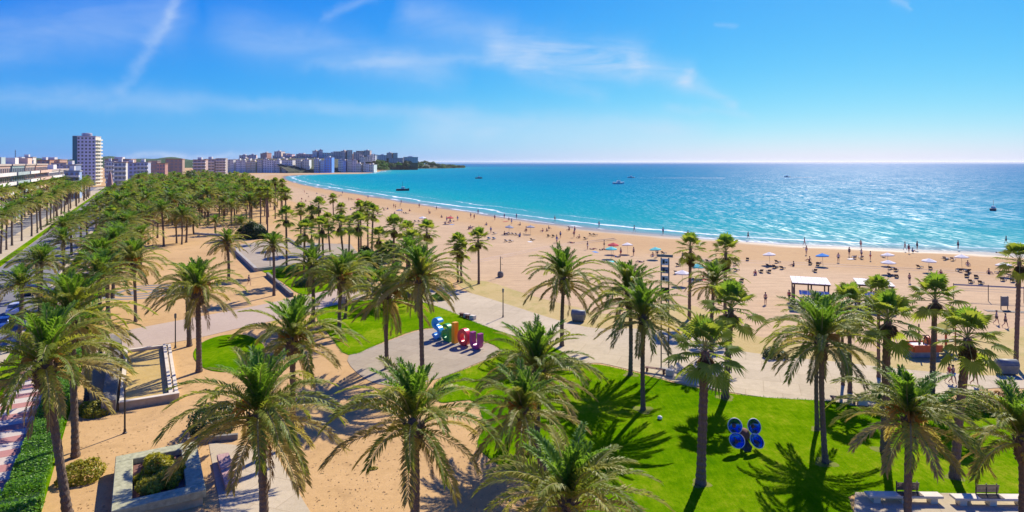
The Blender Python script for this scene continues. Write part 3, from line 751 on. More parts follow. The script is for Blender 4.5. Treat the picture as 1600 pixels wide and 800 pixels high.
def fan_palm(base, top, spread, label, detail, seed, group=None, nf=27, tr=0.17, skirt=1.0):
    r = random.Random(seed); base = Vector(base); top = Vector(top); v = top - base
    e = empty('fan_palm', base, 0, label, 'palm', group); q = v.to_track_quat('Z', 'Y').to_euler()
    obj('trunk', TR_F[seed % 4], e, (0, 0, 0), q, (tr, tr, v.length)); k = spread / 1.85; spin = r.uniform(0, 6.28)
    if skirt: obj('dead_leaf_skirt', SKIRT[seed % 3], e, v, (0, 0, spin), (k * 0.9, k * 0.9, k * skirt))
    if detail == 2:
        for i in range(nf):
            c = min(int(((i + 0.5) / nf) * 7), 6); s = k * r.uniform(0.88, 1.12)
            obj('fan_leaf', WM[c][r.randrange(3)], e, v + Vector((0, 0, 0.12 - 0.05 * c)), (r.uniform(-.15, .15), r.uniform(-.12, .12), i * 2.39996 + spin), (s, s, s))
    else:
        obj('crown', FANCROWN[seed % 4], e, v, (0, 0, spin), (k, k, k))
    return e


used_xy = []


def palm(kind, bx, by, cx, cy, spread, label, detail=2, group=None, **kw):
    """place a palm from the photo: (bx, by) where its trunk meets the ground, (cx, cy) the heart of its crown above that spot"""
    b = G(bx, by); D = b.y; top = Vector(((cx - 800) / F * D, D, HC - (cy - HY) * D / F)); seed = int(bx * 7 + by * 13) % 9973
    used_xy.append((b.x, b.y))
    return (date_palm if kind == 'D' else fan_palm)(b, top, spread, label, detail, seed, group, **kw)


GN = 'date palms in the near park and on the lawn'; GF = 'fan palms along the promenade'; GM = 'date palms in the middle of the park'; GW = 'fan palms of the plaza by the beach'
for a in (
    ('D', 106, 806, 70, 575, 4.0, 'large date palm with leaning trunk beside the clipped hedge at lower left', dict(fruit=3)),
    ('D', 118, 714, 112, 500, 3.9, 'date palm with straight trunk rising from a round shrub near the stone planter', dict(fruit=2)),
    ('D', 135, 628, 136, 535, 3.6, 'date palm in front of the grey fountain wall with an orange fruit bunch', dict(fruit=3)),
    ('D', 414, 866, 406, 655, 3.9, 'date palm whose trunk crosses the pale concrete path at the bottom', dict(fruit=2)),
    ('D', 460, 694, 458, 538, 4.0, 'date palm with orange heart standing on sand between basin and letters plaza', dict(fruit=4)),
    ('D', 645, 874, 647, 668, 3.8, 'date palm on bare sand at bottom centre with wide open fronds', dict(fruit=0)),
    ('D', 862, 782, 818, 648, 3.2, 'lower leaning date palm at the edge of the big lawn, fruit in its heart', dict(fruit=4)),
    ('D', 838, 700, 838, 585, 4.1, 'big upright dark date palm between the letters plaza and the big lawn', dict(fruit=1, nf=54)),
    ('D', 890, 975, 888, 792, 3.6, 'date palm cut by the bottom edge of the picture', dict(fruit=0)),
    ('D', 878, 541, 881, 440, 4.4, 'lone date palm at the seaward edge of the pale promenade', dict(fruit=1)),
    ('D', 985, 586, 984, 464, 4.0, 'rear one of the two date palms beside the sign mast', dict(fruit=1)),
    ('D', 1005, 641, 1006, 500, 3.7, 'front one of the two date palms beside the sign mast', dict(fruit=1)),
    ('D', 1277, 672, 1279, 520, 3.6, 'rear twin date palm on the big lawn right of the flower sculpture', dict(fruit=1, tr=0.16)),
    ('D', 1290, 724, 1284, 538, 3.6, 'front twin date palm on the big lawn right of the flower sculpture', dict(fruit=3, tr=0.18)),
    ('D', 1418, 862, 1421, 660, 3.2, 'date palm in front of the slatted bench with orange fruit bunches', dict(fruit=5)),
    ('D', 1590, 900, 1597, 692, 3.2, 'date palm cut by the right edge near the slatted benches', dict(fruit=2)),
    ('D', 1112, 552, 1116, 446, 3.0, 'small date palm half hidden behind the fan palms on the promenade', dict(fruit=0)),
    ('D', 605, 576, 605, 468, 4.1, 'date palm with a shaggy head on the sand left of the coloured letters', dict(fruit=3)),
    ('D', 660, 592, 656, 440, 4.0, 'tall date palm just left of the coloured letters with orange heart', dict(fruit=4)),
    ('D', 530, 521, 533, 438, 3.8, 'date palm on the upper lawn with bright orange heart', dict(fruit=5)),
    ('D', 539, 498, 545, 425, 3.4, 'date palm behind the orange hearted palm of the upper lawn', dict(fruit=1)),
    ('D', 489, 504, 488, 420, 3.4, 'date palm at the left tip of the upper lawn', dict(fruit=1)),
    ('D', 311, 581, 309, 458, 3.9, 'date palm at the edge of the small round lawn', dict(fruit=3)),
    ('D', 296, 541, 292, 452, 3.4, 'date palm beside the short lamp post behind the small round lawn', dict(fruit=1)),
    ('D', 212, 503, 209, 412, 3.9, 'date palm standing beside the concentric paving rings', dict(fruit=3)),
    ('D', 156, 486, 155, 408, 3.9, 'date palm with orange heart next to the paving rings, left of its neighbour', dict(fruit=4)),
    ('D', 357, 439, 355, 382, 3.2, 'date palm beside the diagonal low wall of the concrete terrace', dict(fruit=2)),
    ('D', 428, 462, 427, 385, 2.7, 'date palm with light green crown beside the slender pole on the concrete terrace', dict(fruit=1)),
):
    kw = a[7]; palm(a[0], a[1], a[2], a[3], a[4], a[5], a[6], 2, GN, **kw)
for a in (
    (1095, 757, 1102, 548, 2.15, 'nearest fan palm on the big lawn left of the flower sculpture', dict(tr=0.28, skirt=0.7, nf=30)),
    (1133, 622, 1142, 482, 2.5, 'fan palm at the lawn edge just behind the nearest fan palm', dict(tr=0.27, skirt=0.7)),
    (1077, 499, 1079, 388, 2.0, 'left one of the two tall slim fan palms against the beach', dict(tr=0.20, skirt=1.3)),
    (1133, 512, 1134, 393, 2.05, 'right one of the two tall slim fan palms against the beach', dict(tr=0.20, skirt=1.4)),
    (1328, 614, 1327, 478, 2.1, 'fan palm with brown skirt right behind the twin date palms', dict(tr=0.17, skirt=1.2)),
    (1317, 602, 1316, 500, 1.5, 'thin half hidden fan palm beside the brown skirted fan palm', dict(tr=0.13)),
    (1373, 590, 1373, 460, 1.9, 'fan palm in front of the second beach pavilion', dict(tr=0.15)),
    (1383, 706, 1387, 500, 2.1, 'thick trunked fan palm beside the white stone bench', dict(tr=0.27, skirt=0.6)),
    (1456, 626, 1461, 468, 2.2, 'fan palm in front of the orange play boat', dict(tr=0.22, skirt=0.6)),
    (1491, 747, 1512, 528, 2.0, 'leaning fan palm beside the two walkers on the promenade', dict(tr=0.26, skirt=0.8, nf=30)),
    (1587, 575, 1593, 408, 1.9, 'tall fan palm at the right edge beside the grey container', dict(tr=0.2)),
):
    palm('F', *a[:6], 2, GF, **a[6])
# plaza fan palms and mid park palms (smaller in the picture)
WL = [(407, 370, 407, 300, 2.0), (418, 372, 418, 301, 2.0), (430, 342, 430, 284, 1.9), (441, 345, 441, 286, 1.9), (447, 378, 446, 303, 2.2), (448, 425, 447, 340, 2.2), (470, 388, 470, 327, 2.0), (487, 396, 487, 334, 2.0), (499, 396, 498, 322, 2.1),
      (521, 352, 520, 310, 2.0), (534, 380, 533, 326, 1.9), (516, 396, 512, 345, 2.0), (538, 417, 531, 352, 2.3), (475, 440, 476, 362, 2.3), (561, 426, 560, 350, 2.3), (564, 394, 563, 325, 2.1), (575, 396, 574, 328, 2.0), (581, 404, 583, 334, 2.1),
      (615, 430, 616, 356, 2.4), (667, 432, 667, 362, 2.2), (636, 418, 636, 362, 2.2), (716, 441, 714, 382, 2.0), (721, 442, 720, 393, 1.9), (748, 444, 747, 375, 2.1), (383, 330, 382, 284, 2.2), (545, 405, 546, 352, 2.2), (505, 420, 503, 356, 2.2), (590, 420, 592, 372, 2.2), (646, 440, 644, 378, 2.3)]
WL.sort()
lab = {716: 'left stem of the fan palm pair where the promenade meets the beach', 721: 'right stem of the fan palm pair where the promenade meets the beach', 748: 'lone fan palm just right of the fan palm pair by the beach', 383: 'round headed fan palm alone at the landward end of the beach'}
for i, (bx, by, cx, cy, sp_) in enumerate(WL):
    l = lab.get(bx) or f'fan palm of the beach plaza, {ORD[i]} from the left along the terrace'
    palm('F', bx, by, cx, cy, sp_, l, 1 if by < 395 else 2, GW, tr=0.19, skirt=0.8)
DL = [(188, 425, 188, 372, 4.2), (205, 395, 206, 350, 4.2), (232, 382, 232, 340, 4.0), (246, 372, 246, 332, 4.2), (312, 352, 312, 325, 4.0), (362, 352, 362, 326, 4.0), (256, 385, 253, 332, 3.8), (276, 380, 274, 342, 3.3), (284, 382, 284, 338, 3.4), (291, 379, 292, 340, 3.2), (303, 366, 302, 350, 3.2), (337, 367, 337, 347, 3.2), (376, 372, 376, 350, 3.4), (350, 345, 350, 318, 3.4), (325, 350, 326, 322, 3.4), (220, 420, 221, 370, 3.6),
      (178, 440, 178, 380, 3.8), (195, 400, 196, 352, 3.8), (240, 360, 240, 322, 3.6), (268, 345, 268, 314, 3.4), (288, 330, 288, 302, 3.4), (172, 395, 172, 350, 3.8), (640, 470, 640, 402, 3.8), (690, 462, 690, 418, 2.0), (575, 462, 575, 412, 3.2)]
DL = [d for d in DL if d[0] != 690]; DL.sort()
for i, (bx, by, cx, cy, sp_) in enumerate(DL):
    palm('D', bx, by, cx, cy, sp_, f'mid-distance date palm in the park, {ORD[i]} from the left', 1, GM, tr=0.22)

# the rows that line the avenue and the striped walkway, numbered from the near end
def row(t, s0, s1, step, h, spread, what, detail_fn, kind='D', skip=()):
    s = s0; i = 0
    while s < s1:
        p = AV_pt(t + rnd.uniform(-0.9, 0.9), s + rnd.uniform(-2, 2)); hh = h * rnd.uniform(0.82, 1.15); D = p.y; px = 800 + p.x / D * F
        if -120 < px < 900:
            top = p + Vector((rnd.uniform(-.4, .4), rnd.uniform(-.4, .4), hh))
            f = date_palm if kind == 'D' else fan_palm
            kw = {} if kind == 'D' else {'skirt': 0.8}
            f(p, top, spread * rnd.uniform(0.88, 1.12), f'palm of the {what}, {ORD[min(i, 58)]} from the near end', detail_fn(D), rnd.randrange(9999), what, tr=0.21, **kw); i += 1
            used_xy.append((p.x, p.y))
        s += step * rnd.uniform(0.9, 1.1)


far1 = lambda D: 1 if D < 170 else 0
row(-3.4, 76, 400, 17.0, 7.4, 3.6, 'row on the park side of the walkway', far1)
row(-12.0, 66, 400, 17.0, 6.4, 3.3, 'row between walkway and road', far1)
row(-25.8, 118, 470, 9.5, 8.2, 3.2, 'dense row on the avenue strip', far1)
row(-36.2, 190, 520, 11.0, 9.5, 3.5, 'row before the apartment houses', far1)
row(-31.0, 320, 520, 14.0, 8.5, 3.0, 'short row on the far road', far1)

# the dense grove between avenue and beach, farther off
def in_poly(x, y, poly):
    c = False; j = len(poly) - 1
    for i in range(len(poly)):
        if (poly[i][1] > y) != (poly[j][1] > y) and x < (poly[j][0] - poly[i][0]) * (y - poly[i][1]) / (poly[j][1] - poly[i][1]) + poly[i][0]: c = not c
        j = i
    return c


grove = [(172, 392), (200, 378), (228, 372), (245, 352), (262, 352), (300, 356), (345, 352), (400, 352), (455, 350), (452, 330), (418, 310), (398, 297), (382, 288), (366, 282), (320, 281), (260, 282), (225, 286), (205, 300), (190, 320), (165, 350)]
gw = [tuple(G(x, y).xy) for x, y in grove]
xs = [p[0] for p in gw]; ys = [p[1] for p in gw]; cnt = 0; tries = 0
while cnt < 270 and tries < 26000:
    tries += 1; py = rnd.uniform(282, 392); px = rnd.uniform(165, 440); g = G(px, py)
    if not in_poly(g.x, g.y, gw): continue
    if any((g.x - a) ** 2 + (g.y - b) ** 2 < (4.6 + g.y * 0.003) ** 2 for a, b in used_xy): continue
    used_xy.append((g.x, g.y)); cnt += 1
    if rnd.random() < (0.72 if px < 350 else 0.45):
        date_palm(g, g + Vector((rnd.uniform(-.4, .4), 0, rnd.uniform(5.6, 9.0))), rnd.uniform(3.8, 5.0), 'small feathery palm in the dense distant grove between avenue and beach', far1(g.y), rnd.randrange(9999), 'feathery palms of the distant grove', tr=0.21)
    else:
        fan_palm(g, g + Vector((rnd.uniform(-.4, .4), 0, rnd.uniform(7, 10.5))), rnd.uniform(1.9, 2.4), 'small round-headed fan palm in the dense distant grove between avenue and beach', 1, rnd.randrange(9999), 'fan palms of the distant grove', tr=0.2, skirt=0.9)

# ------------------------------------------------------------------ shrubs, hedges, broad-leaved trees
def leaf_volume(n, fn, size, seed, flat=0.0):
    """n leaf faces whose centres and outward directions come from fn(r) -> (point, direction)"""
    r = random.Random(seed); mb = MB()
    for k in range(n):
        p, d = fn(r); d = (d + Vector((r.gauss(0, .55), r.gauss(0, .55), r.gauss(0, .55) + 0.25))).normalized()
        a = d.cross(Vector((r.gauss(0, 1), r.gauss(0, 1), r.gauss(0, 1)))).normalized(); b = d.cross(a); s = size * r.uniform(0.6, 1.35)
        mb.add([p - a * s, p - b * s * 0.55, p + a * s, p + b * s * 0.55 + d * s * 0.3], [(0, 1, 2, 3)])
    return mb


def lumpy(rx, ry, rz, seed, lumps=14, amp=0.35):
    r = random.Random(seed); L = []
    for k in range(lumps):
        v = Vector((r.gauss(0, 1), r.gauss(0, 1), abs(r.gauss(0, 0.8)))).normalized(); L.append((v, r.uniform(0.3, 1.0)))
    def fn(q):
        d = Vector((q.gauss(0, 1), q.gauss(0, 1), q.gauss(0, 1)))
        d.normalize()
        if d.z < -0.2: d.z = -d.z
        k = 1 - amp + amp * max(max(0, d.dot(v)) ** 6 * w for v, w in L) * 1.2
        k *= q.uniform(0.72, 1.0) ** 0.5
        return Vector((d.x * rx * k, d.y * ry * k, max(0.0, d.z) * rz * k)), Vector((d.x, d.y, d.z))
    return fn


def shrub(px, py, rx, ry, rz, mat, label, name='shrub', n=None, size=0.1, group=None, cat='shrub', rz_=0.0):
    p = G(px, py); seed = int(px * 3 + py)
    n = n or int(900 * max(rx * ry, 0.6) ** 0.8)
    e = empty(name, p, rz_, label, cat, group)
    obj('foliage', leaf_volume(n, lumpy(rx, ry, rz, seed), size, seed).mesh('foliage', M[mat]), e)
    obj('stem', MB().tube([(0, 0, -0.1), (0.03, 0, rz * 0.35), (rx * 0.25, 0.05, rz * 0.7)], [0.06, 0.05, 0.02], 6).tube([(0, 0, 0.1), (-rx * 0.3, 0.1, rz * 0.6)], [0.04, 0.015], 5).mesh('stem', M['bark']), e)
    return e


shrub(147, 646, 1.5, 1.4, 1.15, 'leaf_yellow', 'round olive shrub left of the fountain basin')
shrub(125, 748, 1.55, 1.4, 1.3, 'leaf_yellow', 'round yellow-green shrub beside the stone planter')
shrub(334, 672, 2.0, 2.3, 2.3, 'leaf_dark', 'dark dense shrub beside the concrete path under the palms', n=3200)
shrub(688, 468, 1.7, 1.3, 1.3, 'leaf_bright', 'bright green rounded shrub at the start of the promenade', n=2200)
shrub(640, 466, 2.6, 1.5, 1.6, 'leaf_green', 'wide green shrub behind the tall palm left of the letters', n=2600)
shrub(1210, 559, 1.5, 1.1, 1.2, 'leaf_dark', 'small dark green bush on the verge by the promenade')
shrub(1390, 622, 1.6, 1.2, 1.5, 'leaf_bright', 'bright green bush at the left end of the promenade flower bed', n=1800)
shrub(1435, 628, 2.1, 1.2, 1.4, 'leaf_green', 'green bush in the middle of the promenade flower bed', n=1800)
shrub(1500, 642, 2.4, 1.3, 1.9, 'leaf_bright', 'bright green bush beside the brown one in the promenade flower bed', n=2600)
shrub(1560, 642, 2.7, 1.4, 1.9, 'leaf_brown', 'rust-brown bush at the right end of the promenade flower bed', n=2600)
shrub(578, 420, 2.8, 2.4, 5.0, 'leaf_dark', 'very dark rounded tree between the plaza palms and the lawn', name='round_tree', n=5200, size=0.2, cat='tree')
shrub(610, 408, 3.2, 2.6, 4.6, 'leaf_green', 'mid green bushy tree right of the very dark tree', name='round_tree', n=4200, size=0.2, cat='tree')
shrub(395, 372, 4.4, 4.0, 5.2, 'leaf_dark', 'broad dark green tree at the corner of the concrete terrace', name='round_tree', n=4600, size=0.24, cat='tree')
shrub(425, 372, 3.4, 2.6, 1.6, 'leaf_bright', 'bright lime green low bush by the slender pole', n=1800, size=0.16)
shrub(450, 426, 3.0, 2.2, 1.4, 'leaf_bright', 'bright green low bush below the concrete terrace', n=2000, size=0.14)
shrub(480, 446, 2.6, 2.0, 1.9, 'leaf_dark', 'dark bush under the palms below the concrete terrace', n=2000, size=0.14)
shrub(560, 452, 2.6, 1.8, 1.7, 'leaf_green', 'green bush behind the upper lawn palms', n=2000, size=0.14)
shrub(122, 440, 2.4, 1.6, 1.5, 'leaf_dark', 'dark bush on the left side of the striped walkway', n=1500, size=0.14)
shrub(150, 450, 1.6, 2.0, 1.6, 'leaf_dark', 'dark bush on the right side of the striped walkway', n=1500, size=0.14)
shrub(166, 462, 1.1, 1.1, 0.6, 'leaf_yellow', 'low yellowish bush at the foot of the palm by the paving rings', n=600)
shrub(78, 470, 2.2, 2.6, 1.0, 'leaf_yellow', 'yellow-green low bush between walkway and road', n=1500, size=0.12)
shrub(583, 733, 0.35, 0.25, 0.16, 'leaf_yellow', 'tiny weed tuft alone on the bare sand', name='weed_tuft', n=160, size=0.05, cat='weed')
for i, (px, py, rx, rz, m) in enumerate(((300, 300, 9, 15, 'leaf_dark'), (318, 296, 7, 11, 'leaf_dark'), (345, 298, 8, 12, 'leaf_green'), (360, 293, 8, 11, 'leaf_dark'), (285, 296, 8, 9, 'leaf_green'), (332, 290, 8, 10, 'leaf_dark'), (262, 296, 8, 9, 'leaf_green'), (240, 300, 8, 8, 'leaf_dark'))):
    shrub(px, py, rx, rx * 0.8, rz, m, f'distant broad-leaved tree above the palm grove, {ORD[i]} of eight from the tallest', name='broadleaf_tree', n=2600, size=0.55, cat='tree', group='broad-leaved trees above the grove')


def hedge(t0, t1, s0, s1, h, mat, label, n, size, lump=0.15, group=None):
    L, w = s1 - s0, t1 - t0
    def fn(q):
        k = q.random()
        y = q.uniform(0, L); wob = 1 + lump * math.sin(y * 1.9 + 0.7 * math.sin(y * .73)) + q.uniform(-.08, .04)
        if k < 0.5: return Vector((q.uniform(0, w), y, h * wob)), Vector((0, 0, 1))
        if k < 0.75: return Vector((0.06 * q.uniform(-1, 1) + w * (wob - 1) * .2 + w, y, q.uniform(0, h * wob))), Vector((1, 0, 0))
        if k < 0.9: return Vector((-0.06 * q.uniform(-1, 1), y, q.uniform(0, h * wob))), Vector((-1, 0, 0))
        return Vector((q.uniform(0, w), q.choice((0, L)) + q.uniform(-.1, .1), q.uniform(0, h * wob))), Vector((0, -1, 0))
    e = empty('hedge', AV_pt(t0, s0), A_ROT, label, 'hedge', group)
    obj('foliage', leaf_volume(n, fn, size, int(s0 * 7)).mesh('foliage', M[mat]), e)
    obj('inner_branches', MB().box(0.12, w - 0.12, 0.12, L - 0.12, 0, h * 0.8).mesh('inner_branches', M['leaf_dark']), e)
    return e


hedge(-6.9, -5.1, 47, 72, 0.85, 'leaf_bright', 'long clipped green hedge between striped walkway and sand', 16000, 0.085)
hedge(-7.2, -4.9, 33, 46.2, 1.25, 'leaf_bright', 'tall bushy hedge at the lower left corner', 14000, 0.085, 0.22)
hedge(-6.6, -5.2, 74, 110, 0.8, 'leaf_bright', 'farther bright hedge along the striped walkway', 8000, 0.12)

# ------------------------------------------------------------------ fountain basin, planter, walls
b0 = AV_pt(-1.5, 60.5); bas = empty('fountain_basin', b0, A_ROT, 'long rectangular fountain basin with ochre floor and white rim', 'basin')
m_floor = ground_mat('basin_floor', (0.46, 0.31, 0.085), (0.56, 0.40, 0.14), 0.25, 1.5, (0.36, 0.26, 0.09), rough=0.5, bump=0.1, fine=6)
obj('floor', MB().box(0.35, 3.55, 0.35, 17.6, 0, 0.12).mesh('floor', m_floor), bas)
obj('rim', MB().box(0, 4.3, -0.02, 0.34, 0, 0.62).mesh('rim', M['tan_stone']), bas)
obj('rim', MB().box(0.02, 4.28, 17.62, 18, 0, 0.40).mesh('rim', M['white_stone']), bas)
obj('rim', MB().box(0, 0.33, 0.36, 17.6, 0, 0.55).mesh('rim', M['white_stone']), bas)
obj('rim', MB().box(3.57, 3.85, 0.36, 17.6, 0, 0.55).mesh('rim', M['white_stone']), bas)
obj('rim', MB().box(4.02, 4.3, 0.36, 17.6, 0, 0.42).mesh('rim', M['white_stone']), bas)
obj('gutter', MB().box(3.86, 4.01, 0.36, 17.6, 0, 0.33).mesh('gutter', M['tan_stone']), bas)
obj('cap', MB().box(-0.03, 4.33, -0.06, 0.38, 0.622, 0.68).mesh('cap', M['white_stone']), bas)
w0 = AV_pt(-2.7, 60.0); wl = empty('fountain_wall', w0, A_ROT, 'grey concrete fountain wall with a dark square opening beside the basin', 'wall')
for y0, y1, h in ((0, 9.4, 1.1), (10.4, 19.6, 1.8)): obj('wall_panel', MB().box(0, 1.0, y0, y1, 0, h).mesh('wall_panel', M['dark_concrete'], bevel=0.02), wl)
obj('wall_panel', MB().box(0.01, 0.99, 9.41, 10.39, 0, 0.5).mesh('wall_panel', M['dark_concrete']), wl)
obj('lintel', MB().box(0.02, 0.98, 9.3, 10.5, 1.362, 1.78).mesh('lintel', M['concrete']), wl)
obj('back_plate', MB().box(0.42, 0.5, 9.41, 10.39, 0.5, 1.36).mesh('back_plate', M['black']), wl)

p0 = AV_pt(-1.4, 41.2); pln = empty('stone_planter', p0, A_ROT, 'square grey-green stone planter with a wide rim', 'planter')
PW, PL, RIM = 4.7, 7.6, 0.98
for x0, x1, y0, y1 in ((0, PW, 0, RIM), (0, PW, PL - RIM, PL), (0, RIM, RIM + .004, PL - RIM - .004), (PW - RIM, PW, RIM + .004, PL - RIM - .004)):
    obj('rim_slab', MB().box(x0, x1, y0, y1, 0.5, 0.95).mesh('rim_slab', M['green_stone'], bevel=0.03), pln)
obj('plinth', MB().box(0.15, PW - 0.15, 0.15, PL - 0.15, 0, 0.49).mesh('plinth', M['tan_stone']), pln)
obj('soil', MB().box(RIM + .01, PW - RIM - .01, RIM + .01, PL - RIM - .01, 0.3, 0.6).mesh('soil', M['rust']), pln)
pc = AV_pt(-1.4 + PW / 2, 41.2 + PL / 2, 0.6); sh = empty('planter_shrub', pc, A_ROT, 'spiky yellow-green shrub growing inside the stone planter', 'shrub')
obj('foliage', leaf_volume(3200, lumpy(1.6, 2.9, 1.15, 5, 22, .55), 0.12, 5).mesh('foliage', M['leaf_yellow']), sh)
obj('dark_foliage', leaf_volume(900, lumpy(1.25, 2.4, 0.8, 6), 0.12, 6).mesh('dark_foliage', M['leaf_brown']), sh)


def low_wall(a, b, w, h, label, mat='concrete'):
    a, b = G(*a), G(*b); d = b - a; L = d.length; e = empty('low_wall', a, math.atan2(d.y, d.x), label, 'wall'); k = max(1, int(L / 4))
    for i in range(k): obj('wall_block', MB().box(i * L / k + .01, (i + 1) * L / k - .01, -w / 2, w / 2, 0, h).mesh('wall_block', M[mat], bevel=0.02), e)
    return e


sheet('concrete_terrace', P2([(362, 386), (402, 421), (462, 414), (560, 398), (548, 384), (452, 380), (420, 378)]), 0.35, M['plaza'])
low_wall((359, 386), (400, 425), 0.6, 0.75, 'diagonal low concrete wall on the left side of the terrace', 'concrete')
low_wall((401, 424), (462, 417), 0.5, 0.6, 'low concrete wall along the front of the terrace', 'concrete')
low_wall((418, 431), (456, 464), 0.5, 0.6, 'diagonal low wall beside the bright green bush', 'dark_concrete')
low_wall((449, 376), (478, 394), 0.6, 0.8, 'short diagonal wall at the back of the terrace', 'dark_concrete')
low_wall((292, 694), (372, 686), 0.3, 0.4, 'long thin stone kerb in front of the dark dense shrub', 'dark_concrete')
low_wall((305, 366), (368, 370), 0.5, 0.5, 'low pale wall behind the mid-distance date palms', 'white_stone')

# ------------------------------------------------------------------ letters, sculpture, lamps, mast, benches
def ribbon(mb, pts, w, d, closed=False):
    """thick stroke of a letter: path in the x-z plane, width w, depth d along y"""
    n = len(pts); base = len(mb.v)
    for i, (x, z) in enumerate(pts):
        a = pts[(i - 1) % n] if (closed or i) else pts[i]; b = pts[(i + 1) % n] if (closed or i < n - 1) else pts[i]
        tx, tz = b[0] - a[0], b[1] - a[1]; L = math.hypot(tx, tz); nx, nz = -tz / L * w / 2, tx / L * w / 2
        mb.v += [(x + nx, -d / 2, z + nz), (x - nx, -d / 2, z - nz), (x - nx, d / 2, z - nz), (x + nx, d / 2, z + nz)]
    for i in range(n if closed else n - 1):
        p, q = base + i * 4, base + ((i + 1) % n) * 4
        for k in range(4): mb.f.append((p + k, q + k, q + (k + 1) % 4, p + (k + 1) % 4))
    if not closed:
        mb.f.append((base, base + 1, base + 2, base + 3)); e = base + (n - 1) * 4; mb.f.append((e + 3, e + 2, e + 1, e))
    return mb


def arc(cx, cz, rx, rz, a0, a1, n): return [(cx + rx * math.cos(math.radians(a0 + (a1 - a0) * i / n)), cz + rz * math.sin(math.radians(a0 + (a1 - a0) * i / n))) for i in range(n + 1)]


def letter_mats(nm, c): return plain(nm, c, 0.3, 0.0, var=0.1, scale=1.0, spec=0.5)


Ls = [('s', 'glossy blue letter S of the big coloured letters', (0.01, 0.32, 0.75)), ('a', 'green letter a between the blue and orange letters', (0.02, 0.33, 0.07)), ('l', 'orange letter l in the middle of the coloured letters', (0.88, 0.38, 0.01)),
      ('o', 'red letter o with a round hole among the coloured letters', (0.78, 0.025, 0.06)), ('u', 'purple letter u at the end of the coloured letters', (0.40, 0.03, 0.22))]
pa, pb = G(682, 529), G(752, 548); dd = pb - pa; yaw = math.atan2(dd.y, dd.x); pos = 0.0
for (ch, lb, c), t in zip(Ls, (0.03, 0.25, 0.43, 0.64, 0.90)):
    e = empty('letter_sculpture', pa + dd * t + Vector((0, 0, 0.035)), yaw, lb, 'letter', 'big coloured letters'); e.scale = (1.14, 1.2, 1.14); mt = letter_mats('paint_' + ch, c); mb = MB()
    if ch == 's':
        pts = arc(0, 1.53, .42, .40, 20, 270, 12) + arc(0, .66, .46, .46, 90, -160, 12)[1:]; ribbon(mb, pts, .36, .62)
    elif ch == 'a':
        ribbon(mb, arc(-.05, .62, .40, .42, 0, 360, 20)[:-1], .30, .5, True); mb2 = MB(); ribbon(mb2, [(.42, 0), (.42, 1.25)] , .30, .54); ribbon(mb2, arc(-.02, 1.22, .45, .36, 0, 140, 8), .28, .52)
        obj('stem', mb2.mesh('stem', mt, bevel=0.02), e)
    elif ch == 'l': ribbon(mb, [(0, 0), (0, 2.05)], .42, .55)
    elif ch == 'o': ribbon(mb, arc(0, .86, .52, .62, 0, 360, 24)[:-1], .38, .55, True)
    else:
        ribbon(mb, [(-.48, 1.55), (-.48, .62)] + arc(0, .62, .48, .42, 180, 360, 10)[1:] + [(.48, 1.55)], .36, .55)
    obj('letter_body', mb.mesh('letter_body', mt, bevel=0.025), e)
    obj('foot_plate', MB().box(-.5, .5, -.4, .4, -.03, .03).mesh('foot_plate', M['concrete']), e)

fl = G(1163, 702); e = empty('flower_sculpture', fl + Vector((0, 0, 0.07)), 0.15, 'metallic blue flower sculpture with round dished petals on the lawn', 'sculpture')
m_blue = plain('polished_blue_metal', (0.035, 0.13, 0.38), 0.10, 0.9, var=0.35)
tiltM = Matrix.Rotation(math.radians(58), 4, 'X'); cen = Vector((0, 0, 1.0))
obj('core', MB().lathe([(0.0, -.2), (.3, -.16), (.42, 0), (.3, .18), (.01, .26)], 14).mesh('core', M['rust'], True), e, cen, tiltM.to_euler())
for k in range(4):
    a = math.radians(40 + 90 * k + (8 if k % 2 else -8)); mb = MB().lathe([(0.0, .0), (.25, .03), (.45, .12), (.53, .22), (.50, .235), (.41, .15), (.23, .07), (.001, .04)], 18)
    o = obj('petal', mb.mesh('petal', m_blue, True), e, cen + tiltM.to_3x3() @ Vector((math.cos(a) * .86, math.sin(a) * .86, .02)), tiltM.to_euler())
    o.rotation_euler.x += .35 * math.sin(a); o.rotation_euler.y += .3 * math.cos(a)
    obj('petal_rim', MB().tube([(.52 * math.cos(q), .52 * math.sin(q), .23) for q in [2 * math.pi * i / 20 for i in range(21)]], .022, 5, cap=False).mesh('petal_rim', M['white']), o)
    obj('petal_reflection', MB().lathe([(.16, .03), (.14, .08), (.02, .11)], 10).mesh('petal_reflection', M['rust']), o)  # rust disc painted in as the reddish reflection at the petal centre
obj('leaf', MB().add([tiltM.to_3x3() @ Vector(v) for v in ((-.12, -.3, -.1), (.12, -.3, -.1), (.42, -.85, -.12), (0, -1.5, -.15), (-.42, -.85, -.12), (0, -.8, -.22))], [(0, 1, 5), (1, 2, 5), (2, 3, 5), (3, 4, 5), (4, 0, 5)]).mesh('leaf', M['fabric_dark']), e, cen)
obj('support', MB().tube([(0, .35, -.1), (0, .2, .5), (0, 0.05, .95)], [.12, .1, .09], 8).mesh('support', M['dark_metal']), e)


def lamp_post(px, py, h, label):
    e = empty('lamp_post', G(px, py), 0, label, 'lamp', 'slim lamp posts of the park')
    obj('pole', MB().tube([(0, 0, 0), (0, 0, h)], [.07, .055], 8).mesh('pole', M['dark_metal']), e)
    obj('base', MB().lathe([(.16, 0), (.16, .06), (.1, .1), (.09, .3)], 10).mesh('base', M['dark_metal']), e)
    o = obj('lamp_head', MB().lathe([(.06, h), (.11, h + .03), (.12, h + .45), (.10, h + .5), (.02, h + .56)], 10).mesh('lamp_head', M['grey_metal']), e)
    return e


